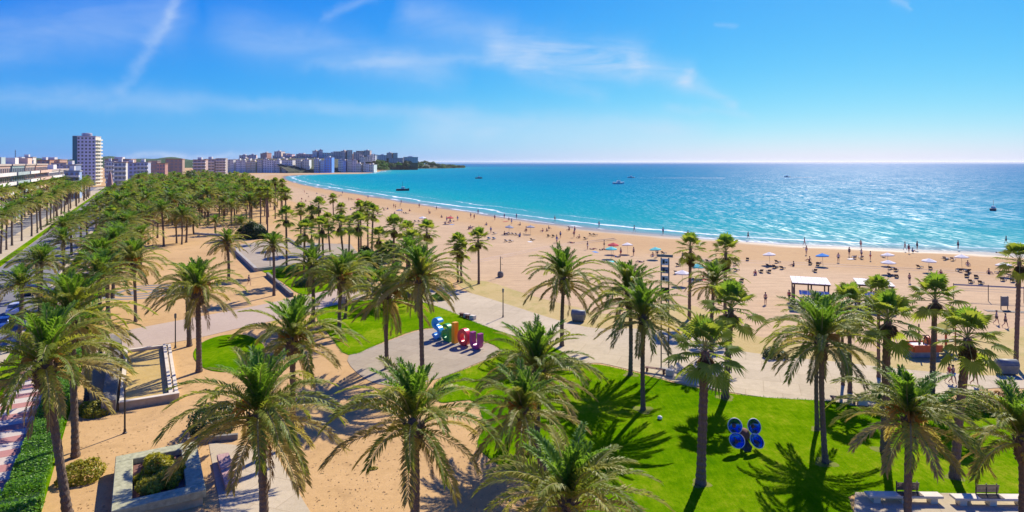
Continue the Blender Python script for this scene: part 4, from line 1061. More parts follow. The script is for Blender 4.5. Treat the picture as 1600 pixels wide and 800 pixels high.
lamp_post(195, 677, 3.3, 'slim lamp post at the near end of the fountain basin')
lamp_post(274, 544, 3.2, 'slim lamp post at the far end of the fountain basin')
lamp_post(786, 496, 3.2, 'slim grey lamp post standing on the pale promenade')
lamp_post(422, 420, 6.0, 'tall slim lamp post on the concrete terrace')
lamp_post(239, 384, 3.2, 'slim lamp post on the pink cross path in the park')
e = empty('beach_shower', G(782, 433), 0, 'beach shower post with a round planted base on the sand', 'shower')
obj('pole', MB().tube([(0, 0, 0), (0, 0, 3.6)], [.08, .06], 8).mesh('pole', M['dark_metal']), e)
obj('base', MB().lathe([(.45, 0), (.55, .3), (.5, .8), (.3, 1.0)], 12).mesh('base', M['dark_concrete']), e)
for z in (2.2, 3.3): obj('shower_head', MB().tube([(0, 0, z), (.25, -.2, z + .15), (.35, -.3, z)], [.03, .03, .06], 6).mesh('shower_head', M['grey_metal']), e)

sm = G(1039, 577); e = empty('sign_mast', sm, -0.35, 'tall ladder-like mast carrying black and white sign panels', 'mast')
for x in (-.36, .36): obj('post', MB().tube([(x, 0, 0), (x, 0, 10.8)], .06, 8).mesh('post', M['dark_metal']), e)
mr = MB().box(-.33, .33, -.02, .02, -.02, .02).mesh('rung', M['dark_metal'])
for k in range(13): obj('rung', mr, e, (0, 0, .7 + k * .8))
for z, hh, mt in ((10.1, .62, 'white'), (9.3, .6, 'fabric_grey'), (8.5, .55, 'white'), (6.6, .6, 'white'), (5.75, .62, 'yellow'), (7.4, .5, 'black')):
    pn = obj('sign_panel', MB().box(-.34, .34, -.05, -.01, 0, hh).mesh('sign_panel', M[mt]), e, (0, 0, z))
    if mt != 'black':
        obj('pictogram', MB().box(-.22, -.02, -.062, -.052, .12, hh - .12).box(.05, .24, -.062, -.052, .2, hh * .55).mesh('pictogram', M['black'] if mt != 'black' else M['white']), pn)
obj('cross_arm', MB().box(-.75, .75, -.04, .04, 10.85, 11.1).mesh('cross_arm', M['grey_metal']), e)
obj('foot', MB().box(-.55, .55, -.3, .3, -.05, .12).mesh('foot', M['concrete']), e)


def low_bench(px, py, yaw, L, label):
    e = empty('low_bench', G(px, py) + Vector((0, 0, .05)), yaw, label, 'bench', 'low benches along the promenade')
    k = 3
    for i in range(k): obj('seat_slat', MB().box(-L / 2, L / 2, -.22 + i * .16, -.09 + i * .16, .38, .43).mesh('seat_slat', M['rust']), e)
    for x in (-L / 2 + .2, L / 2 - .2): obj('leg', MB().box(x - .06, x + .06, -.2, .2, 0, .379).mesh('leg', M['rust']), e)
    obj('end_block', MB().box(L / 2 + .05, L / 2 + .75, -.3, .3, 0, .5).mesh('end_block', M['white_stone'], bevel=.02), e)


low_bench(1024, 583, -0.5, 2.0, 'low rusty bench at the lawn edge beside the sign mast')
low_bench(1318, 630, -0.3, 2.0, 'low rusty bench with white end block behind the twin palms')
low_bench(722, 495, -0.6, 0.8, 'small brown seat on the promenade behind the letters, left one')
low_bench(731, 498, -0.6, 0.8, 'small brown seat on the promenade behind the letters, right one')


def slab_bench(px, py, L, label, bx):
    e = empty('slab_bench', G(px, py) + Vector((0, 0, .085)), -0.02, label, 'bench', 'white slab benches on the terrace')
    obj('slab', MB().box(-L / 2, L / 2, -.3, .3, .32, .46).mesh('slab', M['white_stone'], bevel=.02), e)
    for x in (-L / 2 + .5, 0, L / 2 - .5): obj('leg', MB().box(x - .2, x + .2, -.22, .22, 0, .319).mesh('leg', M['white_stone']), e)
    for k in range(6): obj('back_slat', MB().box(bx - .66, bx + .66, .24 - .02 * k, .27 - .02 * k, .56 + .085 * k, .62 + .085 * k).mesh('back_slat', M['dark_wood']), e)
    for k in range(4): obj('seat_slat', MB().box(bx - .66, bx + .66, -.28 + .13 * k, -.18 + .13 * k, .465, .49).mesh('seat_slat', M['dark_wood']), e)
    for x in (bx - .6, bx, bx + .6): obj('bracket', MB().box(x - .03, x + .03, .275, .31, .46, 1.06).mesh('bracket', M['dark_metal']), e)


slab_bench(1412, 786, 4.3, 'white slab bench with dark slatted back behind the fruiting date palm', 0.35)
slab_bench(1548, 790, 4.4, 'white slab bench with dark slatted back near the right edge', -0.05)
br = AV_pt(4.4, 42.3); e = empty('stone_bench', br, A_ROT, 'pinkish two-block stone bench beside the stone planter', 'bench')
for y in (0, 2.35): obj('seat_block', MB().box(0, .75, y, y + 2.25, .2, .48).mesh('seat_block', M['pink_stone'], bevel=.03), e)
for y in (.3, 1.7, 2.7, 4.0): obj('leg', MB().box(.15, .6, y, y + .25, 0, .199).mesh('leg', M['dark_concrete']), e)
o = obj('sprinkler_cap', MB().lathe([(.16, 0), (.2, .08), (.16, .2), (.03, .26)], 10).mesh('sprinkler_cap', M['white'], True), None, G(1031, 656) + Vector((0, 0, .075))); tag(o, 'small white sprinkler cap alone on the big lawn', 'sprinkler')

# ------------------------------------------------------------------ people
def skin_mesh(name, chains, mat, sub=1):
    """one continuous surface grown over joints: chains of (point, radius) that share joints by index"""
    pts, rad, edges = chains; me = bpy.data.meshes.new('tmp'); me.from_pydata(pts, edges, []); o = bpy.data.objects.new('tmp', me); col.objects.link(o)
    o.modifiers.new('s', 'SKIN'); u = o.modifiers.new('u', 'SUBSURF'); u.levels = sub
    for i, v in enumerate(me.skin_vertices[0].data): v.radius = (rad[i], rad[i]); v.use_root = (i == 0)
    dg = bpy.context.evaluated_depsgraph_get(); res = bpy.data.meshes.new_from_object(o.evaluated_get(dg)); bpy.data.objects.remove(o); bpy.data.meshes.remove(me)
    res.name = name; res.materials.clear(); res.materials.append(mat); res.polygons.foreach_set('use_smooth', [True] * len(res.polygons)); return res


def pose(kind):
    """joint positions of a 1.72 m figure facing -Y: pelvis, waist, chest, neck, head, shoulders/elbows/hands, hips/knees/ankles/toes"""
    if kind in ('stand', 'walk'):
        P = dict(pel=(0, 0, .95), wai=(0, 0, 1.12), che=(0, 0, 1.33), nec=(0, 0, 1.48), hd0=(0, -.01, 1.56), hd1=(0, -.02, 1.68), sl=(.19, 0, 1.40), sr=(-.19, 0, 1.40), el=(.25, .03, 1.13), er=(-.25, .03, 1.13), hl=(.26, -.05, .88), hr=(-.26, -.05, .88),
                 pl=(.09, 0, .90), pr=(-.09, 0, .90), kl=(.11, -.02, .50), kr=(-.11, -.02, .50), al=(.11, .02, .09), ar=(-.11, .02, .09), tl=(.12, -.14, .04), tr=(-.12, -.14, .04))
        if kind == 'walk': P.update(kl=(.10, -.16, .52), kr=(-.10, .06, .50), al=(.10, -.22, .10), ar=(-.10, .34, .16), tl=(.10, -.38, .06), tr=(-.10, .24, .05), hl=(.25, .16, .92), el=(.24, .12, 1.14), hr=(-.25, -.24, .95), er=(-.25, -.06, 1.13))
    elif kind == 'lie':
        P = dict(pel=(0, 0, .13), wai=(0, .17, .13), che=(0, .38, .14), nec=(0, .53, .15), hd0=(0, .61, .16), hd1=(0, .73, .17), sl=(.19, .45, .13), sr=(-.19, .45, .13), el=(.30, .20, .10), er=(-.32, .62, .10), hl=(.30, -.06, .07), hr=(-.14, .80, .08),
                 pl=(.09, -.05, .12), pr=(-.09, -.05, .12), kl=(.12, -.45, .16), kr=(-.12, -.42, .34), al=(.13, -.86, .08), ar=(-.12, -.70, .07), tl=(.15, -.90, .2), tr=(-.13, -.84, .05))
    else:
        P = dict(pel=(0, 0, .12), wai=(0, .04, .28), che=(0, .05, .48), nec=(0, .02, .63), hd0=(0, -.01, .71), hd1=(0, -.03, .83), sl=(.19, .04, .56), sr=(-.19, .04, .56), el=(.26, -.06, .33), er=(-.27, .16, .33), hl=(.16, -.30, .38), hr=(-.24, .26, .06),
                 pl=(.1, -.04, .12), pr=(-.1, -.04, .12), kl=(.14, -.34, .42), kr=(-.15, -.42, .26), al=(.14, -.52, .09), ar=(-.15, -.80, .08), tl=(.14, -.66, .04), tr=(-.16, -.90, .12))
    return P


RAD = dict(pel=.13, wai=.115, che=.135, nec=.055, hd0=.08, hd1=.09, sl=.06, sr=.06, el=.042, er=.042, hl=.035, hr=.035, pl=.09, pr=.09, kl=.058, kr=.058, al=.04, ar=.04, tl=.03, tr=.03)
EDG = [('pel', 'wai'), ('wai', 'che'), ('che', 'nec'), ('nec', 'hd0'), ('hd0', 'hd1'), ('che', 'sl'), ('sl', 'el'), ('el', 'hl'), ('che', 'sr'), ('sr', 'er'), ('er', 'hr'), ('pel', 'pl'), ('pl', 'kl'), ('kl', 'al'), ('al', 'tl'), ('pel', 'pr'), ('pr', 'kr'), ('kr', 'ar'), ('ar', 'tr')]


def sub_chain(P, names, edges, grow, trim=None):
    Q = dict(P)
    if trim:
        for k, (a, b, f) in trim.items(): Q[k] = tuple(Vector(P[a]).lerp(Vector(P[b]), f))
    return [Q[n_] for n_ in names], [RAD.get(n_, .06) * grow for n_ in names], [(names.index(a), names.index(b)) for a, b in edges]


PB = {}
for kd in ('stand', 'walk', 'lie', 'sit'):
    P = pose(kd); nm = list(P)
    body = skin_mesh('body', ([P[k] for k in nm], [RAD[k] for k in nm], [(nm.index(a), nm.index(b)) for a, b in EDG]), M['skin'])
    shirts = {}; shorts = {}
    tr = {'el': ('sl', 'el', .55), 'er': ('sr', 'er', .55), 'kl': ('pl', 'kl', .6), 'kr': ('pr', 'kr', .6)}
    ch1 = sub_chain(P, ['wai', 'pel', 'che', 'sl', 'sr', 'el', 'er'], [('pel', 'wai'), ('wai', 'che'), ('che', 'sl'), ('che', 'sr'), ('sl', 'el'), ('sr', 'er')], 1.14, tr)
    ch2 = sub_chain(P, ['pel', 'pl', 'pr', 'kl', 'kr'], [('pel', 'pl'), ('pel', 'pr'), ('pl', 'kl'), ('pr', 'kr')], 1.16, tr)
    for c in ('fabric_red', 'fabric_dark', 'fabric_white', 'fabric_blue', 'fabric_grey', 'rust'):
        if c == 'fabric_red': s0 = skin_mesh('shirt', ch1, M[c]); s1 = skin_mesh('shorts', ch2, M[c])
        else: s0 = s0.copy(); s1 = s1.copy(); s0.materials[0] = M[c]; s1.materials[0] = M[c]
        shirts[c] = s0; shorts[c] = s1
    h0, h1 = Vector(P['hd0']), Vector(P['hd1']); hc = h0.lerp(h1, .62); up = (h1 - h0).normalized()
    hb = MB().lathe([(.085, -.05), (.112, .0), (.108, .06), (.075, .105), (.01, .122)], 10); R = up.to_track_quat('Z', 'Y').to_matrix()
    hb.v = [tuple(hc + R @ (Vector(v) + Vector((0, .022, 0)))) for v in hb.v]; PB[kd] = (body, shirts, shorts, hb.mesh('hair', M['hair'], True))


def person(p, kd, yaw, label, shirt=None, shorts='fabric_dark', group=None, z=0.0, s=1.0):
    e = empty('person', Vector((p.x, p.y, z)), yaw, label, 'person', group); e.scale = (s, s, s); b, sh_, so, hr = PB[kd]
    obj('body', b, e); obj('hair', hr, e)
    if shirt: obj('shirt', sh_[shirt], e)
    if shorts: obj('shorts', so[shorts], e)
    return e


person(G(1483, 599), 'walk', 0.5, 'walker in dark red top and white shorts left of the leaning fan palm', 'fabric_red', 'fabric_white', 'walkers on the promenade', .05)
person(G(1489, 601), 'walk', 0.4, 'walker in brown top directly beside the red-topped walker', 'rust', 'fabric_blue', 'walkers on the promenade', .05)
person(G(1523, 603), 'walk', 0.6, 'walker in brownish red top right of the leaning fan palm', 'rust', 'fabric_white', 'walkers on the promenade', .05)
person(G(389, 446), 'walk', 1.2, 'person in dark clothes crossing the sandy park square', 'fabric_dark', 'fabric_dark')
person(G(1557, 507), 'walk', 0.8, 'left one of two people running on the sand by the goal', 'fabric_grey', 'fabric_dark', 'runners by the goal', .02)
person(G(1571, 512), 'walk', 0.7, 'right one of two people running on the sand by the goal', 'rust', 'fabric_dark', 'runners by the goal', .02)
person(G(1196, 476), 'stand', 0.2, 'lone person standing on empty sand left of the beach pavilion', None, 'fabric_dark', None, .02)
person(G(1233, 472), 'stand', 2.2, 'person standing at the left corner of the beach pavilion', 'fabric_red', 'fabric_dark', None, .02)
person(G(1421, 443), 'stand', 0.2, 'lone person standing on sand right of the second pavilion', None, 'fabric_dark', None, .02)
SH = [None, None, None, 'fabric_white', 'fabric_red', 'fabric_dark', 'fabric_blue', 'fabric_grey']; SO = ['fabric_dark', 'fabric_red', 'fabric_blue', 'fabric_dark', 'fabric_white']
wl_px = sorted([(535, 303), (575, 310), (627, 318), (682, 328), (747, 334), (867, 345), (936, 354), (991, 361), (1036, 365), (1169, 374), (1257, 384), (1414, 391), (1433, 390), (1572, 381), (1497, 389), (715, 345), (741, 342), (898, 363), (1260, 398), (655, 324), (807, 341), (1075, 370), (1345, 388)])
for i, (px, py) in enumerate(wl_px):
    person(G(px, py), rnd.choice(('stand', 'walk')), rnd.uniform(0, 6.28), f'bather standing near the waterline, {ORD[i]} from the left', rnd.choice(SH), rnd.choice(SO), 'bathers along the waterline', -.25 if py < 372 else 0.0, 1.15)


def lounger_mesh():
    f = MB().box(-.32, .32, -.95, .35, .26, .31); f.add([(-.32, .35, .26), (.32, .35, .26), (.32, .95, .72), (-.32, .95, .72), (-.32, .35, .31), (.32, .35, .31), (.32, .92, .77), (-.32, .92, .77)], [(0, 1, 2, 3)[::-1], (4, 5, 6, 7), (0, 1, 5, 4), (1, 2, 6, 5), (2, 3, 7, 6), (3, 0, 4, 7)])
    return f.mesh('sling', M['fabric_dark'])


LGM = {'d': lounger_mesh()}
for k_, mm in (('g', 'fabric_grey'), ('b', 'fabric_blue')): LGM[k_] = LGM['d'].copy(); LGM[k_].materials[0] = M[mm]
LEG = MB().box(-.03, .03, -.03, .03, 0, .259).mesh('leg', M['dark_metal'])
UCAN = {}
for c in ('white', 'aqua', 'blue', 'red', 'grey'):
    mb = MB(); k = 8; mb.v = [(0, 0, 2.5)] + [(1.25 * math.cos(2 * math.pi * i / k), 1.25 * math.sin(2 * math.pi * i / k), 2.02) for i in range(k)] + [(1.22 * math.cos(2 * math.pi * i / k), 1.22 * math.sin(2 * math.pi * i / k), 1.85) for i in range(k)]
    mb.f = [(0, 1 + i, 1 + (i + 1) % k) for i in range(k)] + [(1 + i, 1 + k + i, 1 + k + (i + 1) % k, 1 + (i + 1) % k) for i in range(k)]; UCAN[c] = mb.mesh('canopy', M['fabric_' + c])
UPOLE = MB().tube([(0, 0, -.2), (0, 0, 2.56)], .025, 6).mesh('pole', M['grey_metal'])


def umbrella(p, c, label):
    e = empty('beach_umbrella', Vector((p.x, p.y, .02)), rnd.uniform(0, 1), label, 'umbrella', 'beach umbrellas'); e.rotation_euler.x = rnd.uniform(-.1, .1)
    obj('canopy', UCAN[c], e); obj('pole', UPOLE, e)


def lounger(p, c, yaw, label):
    e = empty('beach_lounger', Vector((p.x, p.y, .02)), yaw, label, 'lounger', 'loungers on the beach'); obj('sling', LGM[c], e); e.scale = (.9, .9, .9)
    for x in (-.28, .28):
        for y in (-.85, .5): obj('leg', LEG, e, (x, y, 0))


ums = sorted([(624, 337, 'grey'), (703, 350, 'red'), (829, 366, 'grey'), (958, 397, 'red'), (955, 404, 'aqua'), (981, 397, 'white'), (1025, 405, 'aqua'), (1066, 446, 'white'), (1091, 434, 'aqua'), (1203, 414, 'white'), (1286, 416, 'blue'), (1388, 415, 'white'), (1388, 428, 'white'),
              (1451, 425, 'white'), (1503, 418, 'white'), (1569, 432, 'white'), (660, 350, 'white'), (795, 366, 'grey'), (560, 318, 'red'), (520, 309, 'blue')])
for i, (px, py, c) in enumerate(ums): umbrella(G(px, py), c, f'open {c} beach umbrella, {ORD[i]} umbrella from the left on the sand')
lgs = [(803, 367, 4, 'g'), (795, 378, 3, 'g'), (832, 376, 2, 'd'), (861, 370, 3, 'd'), (891, 357, 2, 'd'), (927, 368, 3, 'd'), (768, 374, 3, 'b'), (773, 366, 2, 'g'), (735, 358, 2, 'd'), (655, 347, 4, 'g'), (634, 334, 3, 'd'), (1037, 397, 2, 'd'), (1107, 410, 4, 'd'), (1061, 416, 2, 'd'), (1086, 418, 2, 'd'),
       (1058, 428, 2, 'd'), (1168, 407, 2, 'd'), (1150, 415, 2, 'd'), (1145, 423, 3, 'd'), (1152, 440, 3, 'd'), (1195, 426, 3, 'd'), (1207, 418, 3, 'd'), (1088, 440, 2, 'd'), (1272, 414, 3, 'd'), (1273, 425, 2, 'd'), (1215, 411, 2, 'd'), (1217, 420, 3, 'd'), (1340, 404, 3, 'g'), (1380, 401, 2, 'd'), (1392, 432, 2, 'd'), (1400, 424, 2, 'd'), (1401, 434, 2, 'd'),
       (1392, 421, 2, 'd'), (1454, 421, 2, 'd'), (1505, 425, 3, 'd'), (1513, 428, 2, 'd'), (1518, 434, 3, 'd'), (1525, 443, 3, 'd'), (1567, 428, 3, 'd'), (1575, 440, 3, 'd'), (1590, 448, 2, 'd'), (1483, 406, 3, 'g'), (1437, 419, 2, 'd'), (550, 312, 3, 'd'), (600, 326, 2, 'd'), (505, 306, 3, 'g'), (480, 303, 2, 'd'), (915, 374, 2, 'd')]
lgs = sorted(lgs)
for ci_, (px, py, k, c) in enumerate(lgs):
    g = G(px, py); yw = rnd.uniform(-.5, .5) + 2.6; nmc = {'d': 'dark', 'g': 'grey', 'b': 'blue'}[c]
    k = max(1, k - 1)
    for j in range(k):
        lounger(g + Vector((math.cos(yw), math.sin(yw), 0)) * ((k - 1) / 2 - j) * 1.35, c, yw, f'{nmc} beach lounger, {ORD[j]} of its cluster, the {ORD[ci_]} cluster from the left')
# sunbathers lying or sitting on the sand
sb = [(918, 390), (927, 390), (941, 391), (950, 391), (944, 388), (1067, 400), (1100, 433), (1107, 434), (1327, 400), (1335, 402), (1346, 403), (1420, 395), (1426, 394), (1563, 396), (703, 346), (709, 346), (698, 347), (788, 342), (795, 344), (735, 357), (617, 335), (822, 364), (848, 362), (1280, 412), (1265, 408), (1027, 402), (1020, 401), (970, 401),
      (963, 402), (990, 400), (897, 371), (905, 372), (1512, 415), (1583, 434), (1130, 410), (1240, 416), (640, 330), (670, 335), (690, 340), (760, 352), (580, 320), (545, 314), (530, 307), (495, 303), (870, 380), (1000, 410), (1180, 430), (1310, 410), (1360, 407), (1470, 430), (1545, 428)]
rb = random.Random(5)
for _ in range(46):
    px = rb.uniform(470, 900); y0 = np.interp(px, [450, 560, 700, 800, 900], [290, 305, 330, 344, 358]); sb.append((px, y0 + rb.uniform(3, 26)))
sb = sorted(sb)
seen_ = {}
CN = {None: 'bare-chested', 'fabric_white': 'white-shirted', 'fabric_red': 'red-shirted', 'fabric_dark': 'dark-shirted', 'fabric_blue': 'blue-shirted', 'fabric_grey': 'grey-shirted'}
CS = {'fabric_dark': 'dark', 'fabric_red': 'red', 'fabric_blue': 'blue', 'fabric_white': 'white'}
for i, (px, py) in enumerate(sb):
    kd = rb.choice(('lie', 'sit', 'sit', 'stand')); sh_c = rb.choice(SH); so_c = rb.choice(SO); k = (kd, sh_c, so_c); j = seen_[k] = seen_.get(k, -1) + 1
    pz = {'lie': 'lying', 'sit': 'sitting', 'stand': 'standing'}[kd]
    person(G(px, py), kd, rb.uniform(0, 6.28), f'{CN[sh_c]} beachgoer in {CS[so_c]} shorts {pz} on the sand, {ORD[j]} such from the left', sh_c, so_c, 'beachgoers on the sand', .03, 1.1)
tw = [(1080, 441, 'fabric_dark'), (958, 409, 'fabric_aqua'), (1100, 437, 'fabric_red'), (930, 394, 'fabric_blue'), (1330, 405, 'fabric_white'), (1478, 404, 'fabric_dark'), (790, 346, 'fabric_red'), (706, 351, 'fabric_blue'), (828, 378, 'fabric_white')]
for i, (px, py, c) in enumerate(sorted(tw)):
    mb = MB(); nx, ny = 4, 6
    for a in range(nx + 1):
        for b in range(ny + 1): mb.v.append((-.5 + a / nx, -.95 + 1.9 * b / ny, .05 + rnd.uniform(-.012, .02)))
    mb.f = [(a * (ny + 1) + b, (a + 1) * (ny + 1) + b, (a + 1) * (ny + 1) + b + 1, a * (ny + 1) + b + 1) for a in range(nx) for b in range(ny)]
    o = obj('beach_towel', mb.mesh('beach_towel', M[c]), None, G(px, py), (0, 0, rnd.uniform(0, 3))); tag(o, f'{c[7:]} towel spread on the sand, {ORD[i]} towel from the left', 'towel', 'towels on the sand')

# ------------------------------------------------------------------ beach buildings and play equipment
def pavilion(pl, pr, depth, h, label, yaw=None):
    a, b = G(*pl), G(*pr); d = b - a; L = d.length; e = empty('beach_pavilion', a, math.atan2(d.y, d.x), label, 'pavilion', 'white roofed pavilions on the beach')
    for x in (.1, L / 2, L - .1):
        for y in (.1, depth - .1): obj('post', MB().box(x - .09, x + .09, y - .09, y + .09, 0, h).mesh('post', M['dark_wood']), e)
    obj('roof_frame', MB().box(-.1, L + .1, -.1, .1, h + .004, h + .2).box(-.1, L + .1, depth - .1, depth + .1, h + .004, h + .2).mesh('roof_frame', M['dark_wood']), e)
    k = 7
    for i in range(k): obj('roof_panel', MB().box(-.2 + (L + .4) * i / k + .02, -.2 + (L + .4) * (i + 1) / k - .02, -.3, depth + .3, h + .21, h + .29).mesh('roof_panel', M['fabric_white']), e)
    obj('counter', MB().box(L * .2, L * .95, .3, .9, 0, 1.1).mesh('counter', M['dark_wood']), e)
    obj('counter_top', MB().box(L * .18, L * .97, .2, 1.0, 1.102, 1.2).mesh('counter_top', M['white']), e)
    obj('awning', MB().add([(L * .15, -1.2, 2.0), (L * .98, -1.2, 2.0), (L * .98, .0, 2.35), (L * .15, 0, 2.35), (L * .15, -1.2, 1.96), (L * .98, -1.2, 1.96), (L * .98, 0, 2.31), (L * .15, 0, 2.31)], [(0, 1, 2, 3), (7, 6, 5, 4), (0, 4, 5, 1), (1, 5, 6, 2), (3, 2, 6, 7), (0, 3, 7, 4)]).mesh('awning', M['fabric_white']), e)
    obj('side_screen', MB().box(.02, .08, .2, depth - .2, .2, 2.4).mesh('side_screen', M['dark_wood']), e)
    obj('deck', MB().box(-.4, L + .4, -1.4, depth + .4, -.05, .06).mesh('deck', M['dark_wood']), e)


pavilion((1240, 479), (1296, 483), 5.0, 3.1, 'larger white roofed beach pavilion with dark timber posts')
pavilion((1342, 482), (1396, 486), 4.5, 3.1, 'second white roofed pavilion behind the fan palms')
e = empty('play_boat', G(1442, 556), 0.05, 'orange red play boat with grey hull and black hoops on the sand', 'play boat'); e.scale = (.85, .85, .85)
hull = MB(); sec = [(-1.9, .55, .05), (-1.6, .95, 0), (0, 1.05, 0), (1.4, .9, 0), (2.0, .15, .15)]
for x, w, z in sec: hull.v += [(x, -w, z + .9), (x, -w * .75, z), (x, w * .75, z), (x, w, z + .9)]
for i in range(len(sec) - 1):
    for k in range(4): hull.f.append((i * 4 + k, i * 4 + (k + 1) % 4, i * 4 + 4 + (k + 1) % 4, i * 4 + 4 + k))
hull.f += [(0, 1, 2, 3), (19, 18, 17, 16)]; obj('hull', hull.mesh('hull', M['fabric_grey']), e)
obj('side_band', MB().box(-1.8, 1.7, -1.12, -1.0, .75, 1.6).box(-1.8, 1.7, 1.0, 1.12, .75, 1.6).box(-1.95, -1.82, -.98, .98, .76, 1.6).mesh('side_band', M['orange_paint']), e)
obj('deck', MB().box(-1.75, 1.6, -.99, .99, 1.3, 1.4).mesh('deck', M['fabric_white']), e)
obj('cabin', MB().box(.5, 1.4, -.6, .6, 1.41, 2.3).mesh('cabin', M['orange_paint'], bevel=.05), e)
for x in (-.1, .35): obj('hoop', MB().tube([(x + .5 * math.cos(a), -.3, 1.45 + 1.15 * math.sin(a)) for a in [math.pi * i / 10 for i in range(11)]], .07, 6).mesh('hoop', M['black']), e)
obj('mast', MB().tube([(-.5, 0, 1.4), (-.5, 0, 3.9)], .08, 7).mesh('mast', M['dark_wood']), e)
obj('slide', MB().add([(1.6, -.4, 1.4), (1.6, .4, 1.4), (3.4, .4, .15), (3.4, -.4, .15), (1.6, -.4, 1.3), (1.6, .4, 1.3), (3.4, .4, .05), (3.4, -.4, .05)], [(0, 1, 2, 3), (7, 6, 5, 4), (0, 3, 7, 4), (1, 5, 6, 2), (3, 2, 6, 7)]).mesh('slide', M['fabric_blue']), e)
e = empty('climbing_tower', G(1478, 549), 0.3, 'yellow and orange climbing frame beside the play boat', 'playhouse')
for x in (-.7, .7):
    for y in (-.5, .5): obj('post', MB().tube([(x, y, 0), (x, y, 2.6)], .06, 6).mesh('post', M['orange_paint']), e)
obj('roof', MB().add([(-.9, -.7, 2.6), (.9, -.7, 2.6), (.9, .7, 2.6), (-.9, .7, 2.6), (0, 0, 3.3)], [(0, 1, 4), (1, 2, 4), (2, 3, 4), (3, 0, 4), (3, 2, 1, 0)]).mesh('roof', M['yellow']), e)
obj('platform', MB().box(-.72, .72, -.52, .52, 1.1, 1.2).mesh('platform', M['dark_wood']), e)


def container(px, py, label, yaw):
    e = empty('waste_container', G(px, py) + Vector((0, 0, .034)), yaw, label, 'container', 'grey waste containers beside the promenade')
    obj('body', MB().add([(-.95, -.55, .12), (.95, -.55, .12), (.95, .55, .12), (-.95, .55, .12), (-1.1, -.7, 1.25), (1.1, -.7, 1.25), (1.1, .7, 1.25), (-1.1, .7, 1.25)], [(3, 2, 1, 0), (4, 5, 6, 7), (0, 1, 5, 4), (1, 2, 6, 5), (2, 3, 7, 6), (3, 0, 4, 7)]).mesh('body', M['grey_metal'], bevel=.05), e); e.scale = (.78, .78, .78)
    obj('lid', MB().tube([(-1.12, 0, 1.2), (1.12, 0, 1.2)], .62, 12).mesh('lid', M['grey_metal'], True), e)
    for x in (-.7, .7): obj('wheel', MB().tube([(x - .06, -.3, .12), (x + .06, -.3, .12)], .12, 10).mesh('wheel', M['black']), e)


container(904, 502, 'grey rounded waste container on the verge beside the lone date palm', -0.35)
container(1573, 585, 'grey rounded waste container beside the tall palm at right', -0.1)
a, b = G(1490, 468), G(1600, 474); d = b - a; e = empty('volleyball_net', a, math.atan2(d.y, d.x), 'long low volleyball net strung across the sand', 'net'); L = d.length
for x in (0, L / 2, L): obj('post', MB().tube([(x, 0, 0), (x, 0, 2.4)], .05, 6).mesh('post', M['dark_metal']), e)
obj('net_band', MB().box(.05, L / 2 - .06, -.02, .02, 2.1, 2.3).box(L / 2 + .06, L - .06, -.02, .02, 2.1, 2.3).mesh('net_band', M['fabric_grey']), e)
for z in (1.4, 1.75): obj('net_cord', MB().tube([(.05, 0, z), (L - .05, 0, z)], .015, 4).mesh('net_cord', M['fabric_grey']), e)
e = empty('notice_board', G(1570, 484), 0, 'grey upright notice board on the sand near the right edge', 'board')
obj('panel', MB().box(-.5, .5, -.06, .06, .5, 1.8).mesh('panel', M['grey_metal'], bevel=.02), e)
for x in (-.45, .45): obj('post', MB().box(x - .04, x + .04, .065, .13, 0, 1.85).mesh('post', M['dark_metal']), e)
a, b = G(1540, 486), G(1640, 490); d = b - a; e = empty('boardwalk', a, math.atan2(d.y, d.x), 'dark timber boardwalk strip on the sand at right', 'boardwalk')
k = int(d.length / .32); mbw = MB().box(0, .28, -.55, .55, 0, .06).mesh('plank', M['dark_wood'])
for i in range(k): obj('plank', mbw, e, (i * .32, 0, .02))

# ------------------------------------------------------------------ boats
def boat(px, py, L, label, yaw, wake=0.0, mast=False):
    p = G(px, py, SEA_Z); e = empty('motor_boat', p, yaw, label, 'boat', 'boats on the sea'); h = MB(); s = L / 6
    sec = [(-3, 1.0, 0), (-1, 1.2, 0), (1, 1.1, 0), (2.4, .6, .1), (3.2, .05, .35)]
    for x, w, z in sec: h.v += [(x * s, -w * s, (.9 + z) * s), (x * s, -w * .7 * s, -.1), (x * s, w * .7 * s, -.1), (x * s, w * s, (.9 + z) * s)]
    for i in range(4):
        for k in range(4): h.f.append((i * 4 + k, i * 4 + (k + 1) % 4, i * 4 + 4 + (k + 1) % 4, i * 4 + 4 + k))
    h.f += [(0, 1, 2, 3), (19, 18, 17, 16)]; obj('hull', h.mesh('hull', M['white'] if not mast else M['fabric_dark']), e)
    obj('cabin', MB().box(-.6 * s, 1.0 * s, -.7 * s, .7 * s, .9 * s, 1.9 * s).mesh('cabin', M['white'], bevel=.1 * s), e)
    obj('windscreen', MB().box(1.02 * s, 1.08 * s, -.6 * s, .6 * s, 1.3 * s, 1.8 * s).mesh('windscreen', M['glass']), e)
    if mast: obj('mast', MB().tube([(0, 0, 1.9 * s), (0, 0, 4.5 * s)], .06 * s, 5).mesh('mast', M['dark_metal']), e)
    if wake:
        mb = MB(); k = 24
        for i in range(k + 1):
            x = -2.5 * s - wake * i / k; w = (.8 + 2.2 * (i / k)) * s * rnd.uniform(.6, 1.2); mb.v += [(x, -w, .03), (x, w, .03)]
        mb.f = [(2 * i, 2 * i + 1, 2 * i + 3, 2 * i + 2) for i in range(k)]
        o = obj('wake_foam', mb.mesh('wake_foam', M['white_stone']), None, p, (0, 0, yaw)); tag(o, kind='stuff')


